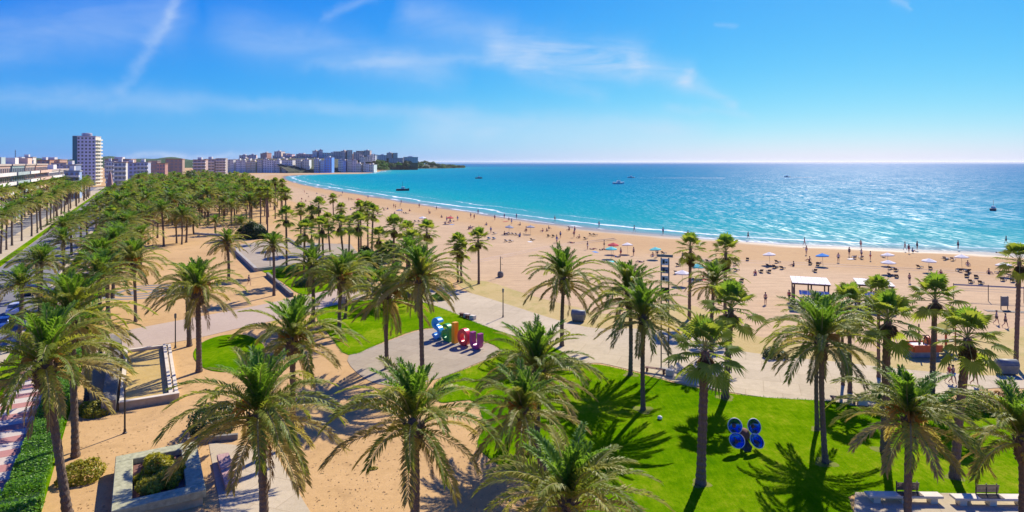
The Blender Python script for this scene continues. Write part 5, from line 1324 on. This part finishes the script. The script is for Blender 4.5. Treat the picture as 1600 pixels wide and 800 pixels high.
boat(629, 298, 9, 'dark moored boat nearest to the beach', 0.1, 0, True)
boat(748, 279, 9, 'dark boat off the headland', 0.4, 0, True)
boat(966, 287.5, 11, 'small white boat lying alone in the middle of the bay', 0.2)
boat(986, 278, 9, 'speeding boat with a long white wake near the horizon', 3.1, 120)
boat(1230, 277, 8, 'tiny boat in the pale glitter near the horizon', 3.1, 30)
boat(1552, 329, 6, 'small dark boat at the right edge of the bay', 0.8, 0, True)

# ------------------------------------------------------------------ obelisk, cars
e = empty('obelisk', G(172, 318), 0.3, 'pale stone obelisk rising above the avenue palms', 'obelisk')
obj('shaft', MB().add([(-1.9, -1.9, 2), (1.9, -1.9, 2), (1.9, 1.9, 2), (-1.9, 1.9, 2), (-.5, -.5, 14.5), (.5, -.5, 14.5), (.5, .5, 14.5), (-.5, .5, 14.5), (0, 0, 16)], [(0, 1, 5, 4), (1, 2, 6, 5), (2, 3, 7, 6), (3, 0, 4, 7), (4, 5, 8), (5, 6, 8), (6, 7, 8), (7, 4, 8)]).mesh('shaft', M['pink_stone']), e)
obj('plinth', MB().box(-2.6, 2.6, -2.6, 2.6, 0, 1.99).mesh('plinth', M['white_stone'], bevel=.1), e)


def car(t, s, c, label, flip=0):
    e = empty('parked_car', AV_pt(t, s, .02), A_ROT + flip * math.pi, label, 'car', 'cars on the avenue'); pm = plain('car_paint', c, .25, .2, var=.05, spec=.6)
    b = MB()
    prof_ = [(-2.05, .35), (-2.1, .75), (-1.9, .92), (-1.3, .98), (-.75, 1.42), (.7, 1.45), (1.45, 1.0), (2.05, .85), (2.1, .4)]
    for w in (-.85, .85): b.v += [(w * (.82 if z > 1.2 else 1), y, z) for y, z in prof_]
    n_ = len(prof_); b.f = [tuple(range(n_))[::-1], tuple(range(n_, 2 * n_))] + [(i, (i + 1) % n_, n_ + (i + 1) % n_, n_ + i) for i in range(n_)]
    obj('body', b.mesh('body', pm, bevel=.03), e)
    obj('window', MB().add([(-.76, -1.22, 1.03), (.76, -1.22, 1.03), (.69, -.79, 1.40), (-.69, -.79, 1.40)], [(0, 1, 2, 3)]).mesh('window', M['glass']), e, (0, -.02, .02))
    obj('window', MB().add([(.76, 1.4, 1.06), (-.76, 1.4, 1.06), (-.69, .76, 1.42), (.69, .76, 1.42)], [(0, 1, 2, 3)]).mesh('window', M['glass']), e, (0, .02, .02))
    for s_ in (-1, 1): obj('window', MB().add([(.87 * s_, -.95, 1.02), (.87 * s_, 1.15, 1.02), (.74 * s_, .62, 1.38), (.74 * s_, -.68, 1.38)], [(0, 1, 2, 3)]).mesh('window', M['glass']), e)
    for x in (-.8, .8):
        for y in (-1.3, 1.3):
            w_ = obj('wheel', MB().tube([(x - .1, y, .32), (x + .1, y, .32)], .32, 14).mesh('wheel', M['black']), e); obj('rim', MB().tube([(x - .115, y, .32), (x + .115, y, .32)], .19, 10).mesh('rim', M['grey_metal']), w_)


for i, (t, s, c, f) in enumerate(((-14.2, 78, (.7, .7, .7), 0), (-14.4, 97, (.05, .12, .35), 0), (-14.2, 106, (.6, .6, .62), 0), (-14.3, 121, (.05, .05, .06), 0), (-21.5, 130, (.65, .65, .66), 1), (-31.6, 175, (.5, .5, .52), 1), (-31.6, 186, (.06, .06, .08), 1), (-37.5, 205, (.5, .06, .05), 1))):
    car(t, s, c, f'small car on the avenue, {ORD[i]} from the near end', f)

# ------------------------------------------------------------------ buildings
WMAT = {}
def wall_mat(c):
    if c not in WMAT: WMAT[c] = plain('render_wall', c, .9, var=.12, scale=.25)
    return WMAT[c]


def building(name, label, p, yaw, w, d, floors, fh, c, bays, balc='none', roofc=(.34, .18, .12), group=None, side=True, hut=True, cat='building', slabc=(.72, .68, .62), lowres=False):
    """front faces local -Y; walls with window openings shown by dark panes set in frames, balconies as slabs with parapets"""
    e = empty(name, p, yaw, label, cat, group); H = floors * fh
    obj('wall', MB().box(-w / 2, w / 2, -d / 2, d / 2, -2, H).mesh('wall', wall_mat(c)), e)
    obj('roof', MB().box(-w / 2 - .3, w / 2 + .3, -d / 2 - .3, d / 2 + .3, H + .003, H + .6).mesh('roof', wall_mat(roofc)), e)
    if hut: obj('roof_hut', MB().box(-w * .2, w * .12, -d * .2, d * .2, H + .603, H + 3.0).mesh('roof_hut', wall_mat(slabc)), e)
    bw = w / bays; ww = bw * .58; wh = fh * .55
    if lowres:
        pane = MB().box(-ww / 2, ww / 2, -.08, .08, 0, wh).mesh('window', M['far_glass'])
        for f in range(floors):
            for k in range(bays): obj('window', pane, e, (-w / 2 + bw * (k + .5), -d / 2, f * fh + fh * .25))
    else:
        fr = MB().box(-ww / 2, ww / 2, -.10, .1, 0, wh).mesh('window', wall_mat((.6, .58, .54))); pane = MB().box(-ww / 2 + .12, -.05, -.14, -.105, .12, wh - .1).box(.05, ww / 2 - .12, -.14, -.105, .12, wh - .1).mesh('pane', M['glass'])
        for f in range(floors):
            for k in range(bays):
                o = obj('window', fr, e, (-w / 2 + bw * (k + .5), -d / 2, f * fh + fh * .22)); obj('pane', pane, o)
    if side:
        sb_ = max(1, int(d / bw)); pane2 = MB().box(-.08, .08, -ww / 2, ww / 2, 0, wh).mesh('window', M['glass'])
        for f in range(floors):
            for k in range(sb_):
                obj('window', pane2, e, (w / 2, -d / 2 + d / sb_ * (k + .5), f * fh + fh * .25))
    if balc != 'none':
        sl = MB().box(-w / 2 - .1, w / 2 + .1, -1.7, -.01, -.16, .0).box(-w / 2 - .1, w / 2 + .1, -1.7, -1.58, .003, .95).box(-w / 2 - .1, -w / 2 + .05, -1.57, -.01, .003, .95).box(w / 2 - .05, w / 2 + .1, -1.57, -.01, .003, .95).mesh('balcony', wall_mat(slabc))
        for f in range(1, floors): obj('balcony', sl, e, (0, -d / 2, f * fh))
        if balc == 'both':
            s2 = MB().box(.01, 1.5, -d / 2, d / 2, -.16, .0).box(1.38, 1.5, -d / 2, d / 2, .003, .95).mesh('balcony', wall_mat(slabc))
            for f in range(1, floors): obj('balcony', s2, e, (w / 2, 0, f * fh))
    return e


FACE = A_ROT + math.pi / 2        # front looking across the avenue
for i, (s, L, fl, c, sc_, lb) in enumerate((
        (226, 48, 6, (.42, .27, .21), (.68, .63, .57), 'apartment block with long white balcony bands at the left edge'),
        (276, 28, 6, (.20, .28, .28), (.34, .40, .38), 'dark teal apartment block beside the white banded one'),
        (306, 26, 6, (.46, .32, .25), (.74, .68, .60), 'pinkish apartment block with white balcony ends'),
        (334, 40, 6, (.55, .33, .24), (.62, .42, .32), 'salmon apartment block with terracotta balconies'),
        (378, 44, 5, (.60, .52, .46), (.70, .66, .60), 'pale beige apartment block beyond the salmon one'),
        (426, 50, 5, (.50, .44, .40), (.72, .68, .64), 'grey-beige apartment block before the tower'))):
    building('apartment_building', lb, AV_pt(-45.2, s + L / 2), FACE, L - 1.5, 14, fl, 3.15, c, max(4, int(L / 4)), 'front', (.45, .36, .30), 'apartment houses along the avenue', side=False, slabc=sc_)

tw_ = building('hotel_tower', 'tall pale tower with shade-tinted lilac facade and cream balconies above the palms', Vector((-375, 565, 0)), math.radians(17), 17, 15, 14, 3.05, (.56, .60, .74), 6, 'none', (.42, .40, .42), None, False, True, 'tower')  # lilac wall colour carries the shade of the backlit front
cb = MB().box(.01, 1.6, -6.8, 6.8, -.18, 0).box(1.45, 1.6, -6.8, 6.8, .003, 1.0).mesh('balcony', wall_mat((.70, .66, .55)))
for f in range(1, 14): obj('balcony', cb, tw_, (8.6, 0, f * 3.05))
obj('corner_strip', MB().box(-8.8, -5.4, -7.9, -7.52, 0, 42.9).mesh('corner_strip', wall_mat((.05, .17, .22))), tw_)
obj('sunlit_side_wall', MB().box(8.51, 8.6, -7.5, 7.5, 0, 42.7).mesh('sunlit_side_wall', wall_mat((.66, .62, .50))), tw_)  # cream overlay puts the sunlit tone of this side into its colour
obj('roof_crown', MB().lathe([(3.8, 43.3), (3.8, 45.4), (3.2, 46.0), (.5, 46.2)], 18).mesh('roof_crown', wall_mat((.40, .38, .42))), tw_)

rt = random.Random(21)
town = [  # px of left and right edges, ground row, top row, colour, look
    (12, 40, 292, 251, (.10, .16, .30), 'long dark blue roofed block on the skyline at far left'), (28, 48, 285, 246, (.62, .60, .54), 'pale block beside the antenna on the left skyline'), (56, 76, 290, 251, (.58, .36, .24), 'salmon house on the left skyline'),
    (78, 98, 290, 255, (.66, .62, .56), 'white house left of the tower'), (96, 118, 300, 258, (.36, .42, .55), 'low bluish building at the foot of the tower'), (98, 120, 310, 268, (.30, .40, .58), 'low blue-roofed pavilion before the tower'),
    (164, 176, 292, 253, (.62, .62, .62), 'narrow grey house right of the tower'), (176, 194, 296, 254, (.66, .62, .54), 'cream house with a tall gable right of the tower'), (192, 212, 290, 255, (.50, .53, .66), 'lilac white apartment block, left one of a pair'), (212, 230, 290, 254, (.48, .52, .66), 'lilac white apartment block, right one of a pair'),
    (230, 246, 288, 252, (.36, .25, .22), 'brownish house right of the lilac pair'), (244, 258, 290, 256, (.66, .34, .26), 'salmon pink house above the grove'), (256, 282, 284, 249, (.40, .28, .22), 'long brown-roofed row above the grove'), (300, 320, 282, 250, (.55, .40, .34), 'rosy house block behind the grove'),
    (318, 336, 281, 249, (.60, .50, .42), 'beige house block behind the grove'), (336, 352, 281, 248, (.50, .42, .36), 'dull brown house block behind the grove'), (60, 92, 283, 250, (.50, .34, .26), 'low russet row on the left skyline'), (160, 200, 278, 249, (.42, .30, .26), 'long reddish row behind the tower')]
for i, (x0, x1, by, ty, c, lb) in enumerate(town):
    D = HC * F / (by - HY); w = (x1 - x0) / F * D; h = HC - (ty - HY) * D / F; fl = max(2, int(round(h / 3.2))); x = ((x0 + x1) / 2 - 800) / F * D
    building('town_house', lb, Vector((x, D + w * .35, 0)), rt.uniform(-.1, .35), w * .92, w * .6, fl, h / fl, c, max(3, int(w / 4)), rt.choice(('none', 'front')), rt.choice(((.38, .20, .14), (.42, .36, .32), (.35, .33, .33))), 'town houses behind the palms', False, rt.random() < .5, 'house', lowres=True)
e = empty('antenna_mast', Vector(((24 - 800) / F * 600, 600, 20)), 0, 'thin antenna mast on the left skyline', 'antenna'); obj('pole', MB().tube([(0, 0, -20), (0, 0, 12)], [.35, .2], 6).mesh('pole', M['dark_metal']), e)
for z in (6, 8, 10): obj('cross_bar', MB().box(-1.2, 1.2, -.08, .08, z, z + .15).mesh('cross_bar', M['dark_metal']), e)

# headland hill with its town
cp = [G(x, y, SEA_Z) for x, y in ((452, 270.9), (470, 270.7), (500, 270.2), (560, 269.3), (588, 266.6), (592, 264.8), (620, 264.0), (660, 263.4), (700, 262.9), (727, 262.3))]
mb = MB(); rows_ = 14
for p in cp:
    for j in range(rows_ + 1):
        t = j / rows_; q = Vector((p.x - 40 * t - 330 * t * t, p.y + 20 * t + 420 * t * t, 0)); edge = min(1, t * 5)
        px_ = 800 + p.x / p.y * F; crest = np.interp(px_, [380, 420, 460, 520, 560, 592, 620, 660, 700, 727], [14, 20, 26, 28, 28, 24, 22, 20, 12, 4])
        z = -1.5 if j == 0 else max(0.6, crest * min(1, (t / .42) ** 1.3) * (1 if t < .75 else max(0, (1 - t) * 4)) + 1.0 + rt.uniform(-.8, .8) * edge)
        mb.v.append((q.x, q.y, z))
for i in range(len(cp) - 1):
    for j in range(rows_): a = i * (rows_ + 1) + j; mb.f.append((a, a + rows_ + 1, a + rows_ + 2, a + 1))
m_hill = ground_mat('headland_scrub', (.035, .06, .03), (.10, .10, .055), .02, .15, (.22, .16, .10), bump=.6, fine=.4, bdist=2, spots=.03)
hill_o = tag(obj('headland', mb.mesh('headland', m_hill)), kind='structure')
hv = mb.v


heads = []   # (px left, px right, top row, bottom row, colour, look)
tier1 = [(352, 366, 250, 272, (.62, .52, .46), 'rosy'), (367, 382, 250, 272, (.66, .62, .56), 'pale'), (384, 398, 251, 272, (.56, .46, .37), 'brown'), (400, 416, 250, 271, (.66, .63, .60), 'white'), (417, 437, 250, 271, (.66, .64, .60), 'broad white'), (440, 458, 250, 270, (.70, .66, .58), 'cream'), (462, 482, 249, 270, (.52, .50, .46), 'grey'),
         (489, 506, 249, 269, (.20, .34, .52), 'deep blue'), (506, 518, 246, 269, (.06, .22, .55), 'bright blue'), (526, 540, 250, 269, (.20, .32, .46), 'slate blue'), (540, 556, 249, 269, (.52, .47, .41), 'grey brown'), (556, 572, 256, 269, (.50, .52, .48), 'low pale'), (570, 585, 256, 268, (.62, .60, .54), 'low white')]
for x0, x1, ty, by, c, lk in tier1: heads.append((x0, x1, ty, by, c, f'{lk} waterfront block at the far end of the beach'))
tier2 = [(372, 398, 243, 251, (.46, .42, .40), 'grey'), (404, 418, 240, 251, (.44, .24, .18), 'russet'), (428, 440, 237, 250, (.58, .46, .38), 'beige'), (442, 456, 240, 250, (.46, .42, .38), 'dun'), (460, 486, 241, 250, (.40, .28, .22), 'long brown'), (488, 502, 236, 249, (.48, .50, .47), 'tall grey green'), (502, 522, 239, 249, (.44, .46, .44), 'pale grey'),
         (520, 532, 237, 248, (.34, .32, .28), 'dark'), (533, 548, 236, 248, (.58, .40, .32), 'salmon'), (550, 572, 238, 249, (.46, .34, .28), 'brick'), (556, 578, 236, 242, (.36, .24, .2), 'red roofed'), (577, 604, 242, 250, (.34, .36, .42), 'bluish grey'), (604, 620, 239, 246, (.36, .27, .24), 'small brown'), (606, 652, 247, 253, (.30, .28, .27), 'long low')]
for x0, x1, ty, by, c, lk in tier2: heads.append((x0, x1, ty, by, c, f'{lk} house block on the crest of the headland'))
n_fill = len(heads)
for k in range(34):
    px = 356 + k * 6.6 + rt.uniform(-2, 2); wpx = rt.uniform(8, 15); ty = np.interp(px, [356, 430, 500, 560, 585], [247, 242, 239.5, 240, 243]) + rt.uniform(0, 6)
    cc_ = rt.choice(((.46, .34, .27), (.56, .48, .40), (.40, .30, .25), (.50, .46, .42), (.36, .36, .36), (.58, .42, .34), (.62, .58, .52)))
    heads.append((px, px + wpx, ty, ty + rt.uniform(6, 9), cc_, f'small house on the slope of the headland, {ORD[k]} from the left'))
n1_ = len(tier1); new_heads = []
for i, (x0, x1, ty, by, c, lb) in enumerate(heads):
    if i < n_fill and x1 - x0 > 13:
        xm = x0 + (x1 - x0) * rt.uniform(.42, .58); dt = rt.uniform(-1.4, 1.8); c2 = tuple(min(.8, q * rt.uniform(.85, 1.2)) for q in c)
        new_heads.append((i < n1_, False, x0, xm, ty, by, c, lb + ', its left half')); new_heads.append((i < n1_, False, xm, x1, ty + dt, by, c2, lb + ', its right half'))
    else: new_heads.append((i < n1_, i >= n_fill, x0, x1, ty, by, c, lb))
for i, (is1, fill, x0, x1, ty, by, c, lb) in enumerate(new_heads):
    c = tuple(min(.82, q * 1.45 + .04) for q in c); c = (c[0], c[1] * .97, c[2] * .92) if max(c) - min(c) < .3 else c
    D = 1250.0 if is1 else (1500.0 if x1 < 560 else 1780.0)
    if fill: D = 1400.0 + (250 - ty) * 18
    if is1 and x0 > 520: D = 1300.0
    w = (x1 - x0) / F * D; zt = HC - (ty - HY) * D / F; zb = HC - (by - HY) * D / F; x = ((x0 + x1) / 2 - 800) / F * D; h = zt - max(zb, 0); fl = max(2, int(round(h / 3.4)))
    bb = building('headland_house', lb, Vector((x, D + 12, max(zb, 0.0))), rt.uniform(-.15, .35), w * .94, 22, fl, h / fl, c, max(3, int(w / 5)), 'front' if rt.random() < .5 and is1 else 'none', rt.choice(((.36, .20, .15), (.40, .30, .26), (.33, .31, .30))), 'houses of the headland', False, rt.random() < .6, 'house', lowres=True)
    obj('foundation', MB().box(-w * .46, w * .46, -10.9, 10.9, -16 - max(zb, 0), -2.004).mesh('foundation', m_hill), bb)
for i in range(110):
    px = rt.uniform(575, 724) if i < 70 else rt.uniform(578, 660); top = np.interp(px, [560, 600, 660, 690, 722], [250, 250, 251, 255, 259.5]); py = rt.uniform(top, 261.5) if px < 700 else rt.uniform(top, 262); D = np.interp(px, [560, 620, 722], [1600, 1850, 2400]) + rt.uniform(-40, 40) - (150 if i >= 70 else 0)
    x = (px - 800) / F * D; z = HC - (py - HY) * D / F; rr = rt.uniform(7, 13); e = empty('pine_tree', Vector((x, D, max(z - 8, 0))), rt.uniform(0, 6), 'dark pine among the wood covering the headland point', 'tree', 'pines of the headland point')
    obj('crown', leaf_volume(420, lumpy(rr, rr, 9, i + 40), 1.3, i).mesh('crown', M['leaf_green'] if i % 3 == 0 else M['leaf_dark']), e, (0, 0, 2)); obj('trunk', MB().tube([(0, 0, -6), (0, 0, 6)], [.5, .3], 6).mesh('trunk', M['bark']), e)
# wooded hills behind the town at left
for k, (x0, x1, ty, D) in enumerate(((20, 330, 244, 2600), (-200, 130, 246, 2400), (-700, -180, 240, 2600))):
    mb = MB(); nx, ny = 60, 8
    for i in range(nx + 1):
        for j in range(ny + 1):
            t = i / nx; s = j / ny; px = x0 + (x1 - x0) * t; D2 = D + 700 * (s - .3); x = (px - 800) / F * D2
            env = min(1, 4 * t) * min(1, 4 * (1 - t)); hh = (HC + (HY - ty) * D / F) * (0.62 + .38 * env) * math.sin(math.pi * min(1, s + .02)) ** .6 * (0.88 + .12 * math.sin(t * 17 + k) + .05 * math.sin(t * 41))
            mb.v.append((x, D2, max(-2, hh) if 0 < j < ny else -3))
    mb.f = [(i * (ny + 1) + j, (i + 1) * (ny + 1) + j, (i + 1) * (ny + 1) + j + 1, i * (ny + 1) + j + 1) for i in range(nx) for j in range(ny)]
    m_w = M.get('wood') or ground_mat('wooded_hill', (.025, .065, .02), (.06, .11, .03), .01, .06, bump=1.0, fine=.25, bdist=4); M['wood'] = m_w
    tag(obj('hill', mb.mesh('hill', m_w, True)), kind='structure')

# ------------------------------------------------------------------ loose ground detail: ragged lawn edge, litter and stones
def lawn_edge(px_list, seed, z):
    r = random.Random(seed); mb = MB(); pts = catmull([G(x, y) for x, y in px_list], 3); n_ = len(pts)
    for i in range(n_):
        a, b = pts[i], pts[(i + 1) % n_]; L = (b - a).length; d = (b - a).normalized() if L > 0 else Vector((1, 0, 0)); nr_ = Vector((-d.y, d.x, 0))
        if a.y < 20 or a.y > 110 or abs(a.x) > a.y * .85: continue
        for k in range(int(L * 26)):
            p = a + d * r.uniform(0, L) + nr_ * r.gauss(0, .10); h = r.uniform(.04, .11); q = r.uniform(0, 6.28); w = Vector((math.cos(q), math.sin(q), 0)) * r.uniform(.02, .045); t = Vector((r.gauss(0, .05), r.gauss(0, .05), h))
            mb.add([p + w + Vector((0, 0, z - .03)), p - w + Vector((0, 0, z - .03)), p + t + Vector((0, 0, z))], [(0, 1, 2)])
    return mb


ge = lawn_edge(lawn_px, 4, .05); o = obj('edge_grass', ge.mesh('edge_grass', M['leaf_bright'])); tag(o, 'ragged fringe of longer grass along the lawn edges', 'grass', kind='stuff')
rl = random.Random(9); mb1, mb2 = MB(), MB()
for k in range(5200):
    py = 430 + 420 * rl.random() ** 1.2; px = rl.uniform(120, 800); g = G(px, py)
    s_ = rl.uniform(.015, .05); q = rl.uniform(0, 6.28); u_ = Vector((math.cos(q), math.sin(q), 0)); w_ = Vector((-u_.y, u_.x, 0)); zz = Vector((0, 0, .012 if py > 0 else 0))
    if k % 3: mb1.add([g + u_ * s_ * 2.2 + zz, g + w_ * s_ + zz, g - u_ * s_ * 2.2 + zz * 2, g - w_ * s_ + zz], [(0, 1, 2, 3)])
    else: mb2.add([g + u_ * s_, g + w_ * s_ * .8, g - u_ * s_, g - w_ * s_, g + Vector((0, 0, s_ * .9))], [(0, 1, 4), (1, 2, 4), (2, 3, 4), (3, 0, 4)])
tag(obj('leaf_litter', mb1.mesh('leaf_litter', M['leaf_brown'])), 'scattered dry leaf litter on the sandy park ground', 'litter', kind='stuff')
tag(obj('pebbles', mb2.mesh('pebbles', M['tan_stone'])), 'scattered small stones on the sandy park ground', 'stones', kind='stuff')

M['worn'] = ground_mat('worn_grass', (0.12, 0.165, 0.012), (0.22, 0.215, 0.04), 0.8, 4.0, (0.09, 0.17, 0.004), bump=0.5, fine=18, spots=2.0)
for px, py in ((1095, 757), (1133, 622), (1005, 641), (985, 586), (1277, 672), (1290, 724), (1383, 706), (1491, 747), (862, 782), (530, 521), (539, 498), (489, 504)):
    g = G(px, py); k = 18; q = rl.uniform(0.45, 0.8); ph = rl.uniform(0, 6)
    sheet('bare_patch', [g + Vector((math.cos(2 * math.pi * i / k), math.sin(2 * math.pi * i / k), 0)) * q * (1 + .22 * math.sin(3 * 2 * math.pi * i / k + ph) + rl.uniform(-.1, .1)) for i in range(k)], .055, M['worn'], skirt=.03)
M['track'] = ground_mat('wheel_track_sand', (0.42, 0.29, 0.185), (0.52, 0.37, 0.25), 0.3, 1.5, bump=0.5, fine=6)
for line in ([(735, 409), (790, 398), (850, 386), (900, 379), (960, 372)], [(738, 411.5), (793, 400.5), (853, 388), (903, 381), (963, 374)], [(1060, 401), (1160, 407), (1260, 411), (1380, 417), (1500, 424), (1640, 432)], [(1010, 398), (1140, 409), (1260, 414), (1380, 420), (1500, 427), (1640, 436)]):
    c_ = catmull([G(x, y) for x, y in line], 8, closed=False); lf, rg = [], []
    for i, p in enumerate(c_):
        d = (c_[min(i + 1, len(c_) - 1)] - c_[max(i - 1, 0)]).normalized(); nn = Vector((-d.y, d.x, 0)) * rl.uniform(.18, .42); lf.append(p + nn); rg.append(p - nn)
    sheet('wheel_track', lf + rg[::-1], .037, M['track'], skirt=.03)

hz, hnt, hout = new_mat('sea_air'); vp = hnt.nodes.new('ShaderNodeVolumePrincipled'); vp.inputs['Color'].default_value = (0.93, 0.96, 1.0, 1); vp.inputs['Density'].default_value = 2.6e-5; vp.inputs['Anisotropy'].default_value = 0.35
hnt.links.new(vp.outputs[0], hout.inputs['Volume'])
tag(obj('haze', MB().box(-95000, 95000, -3000, 95000, -6, 90).mesh('haze', hz)), 'thin bright sea haze in the air', 'haze', kind='stuff')
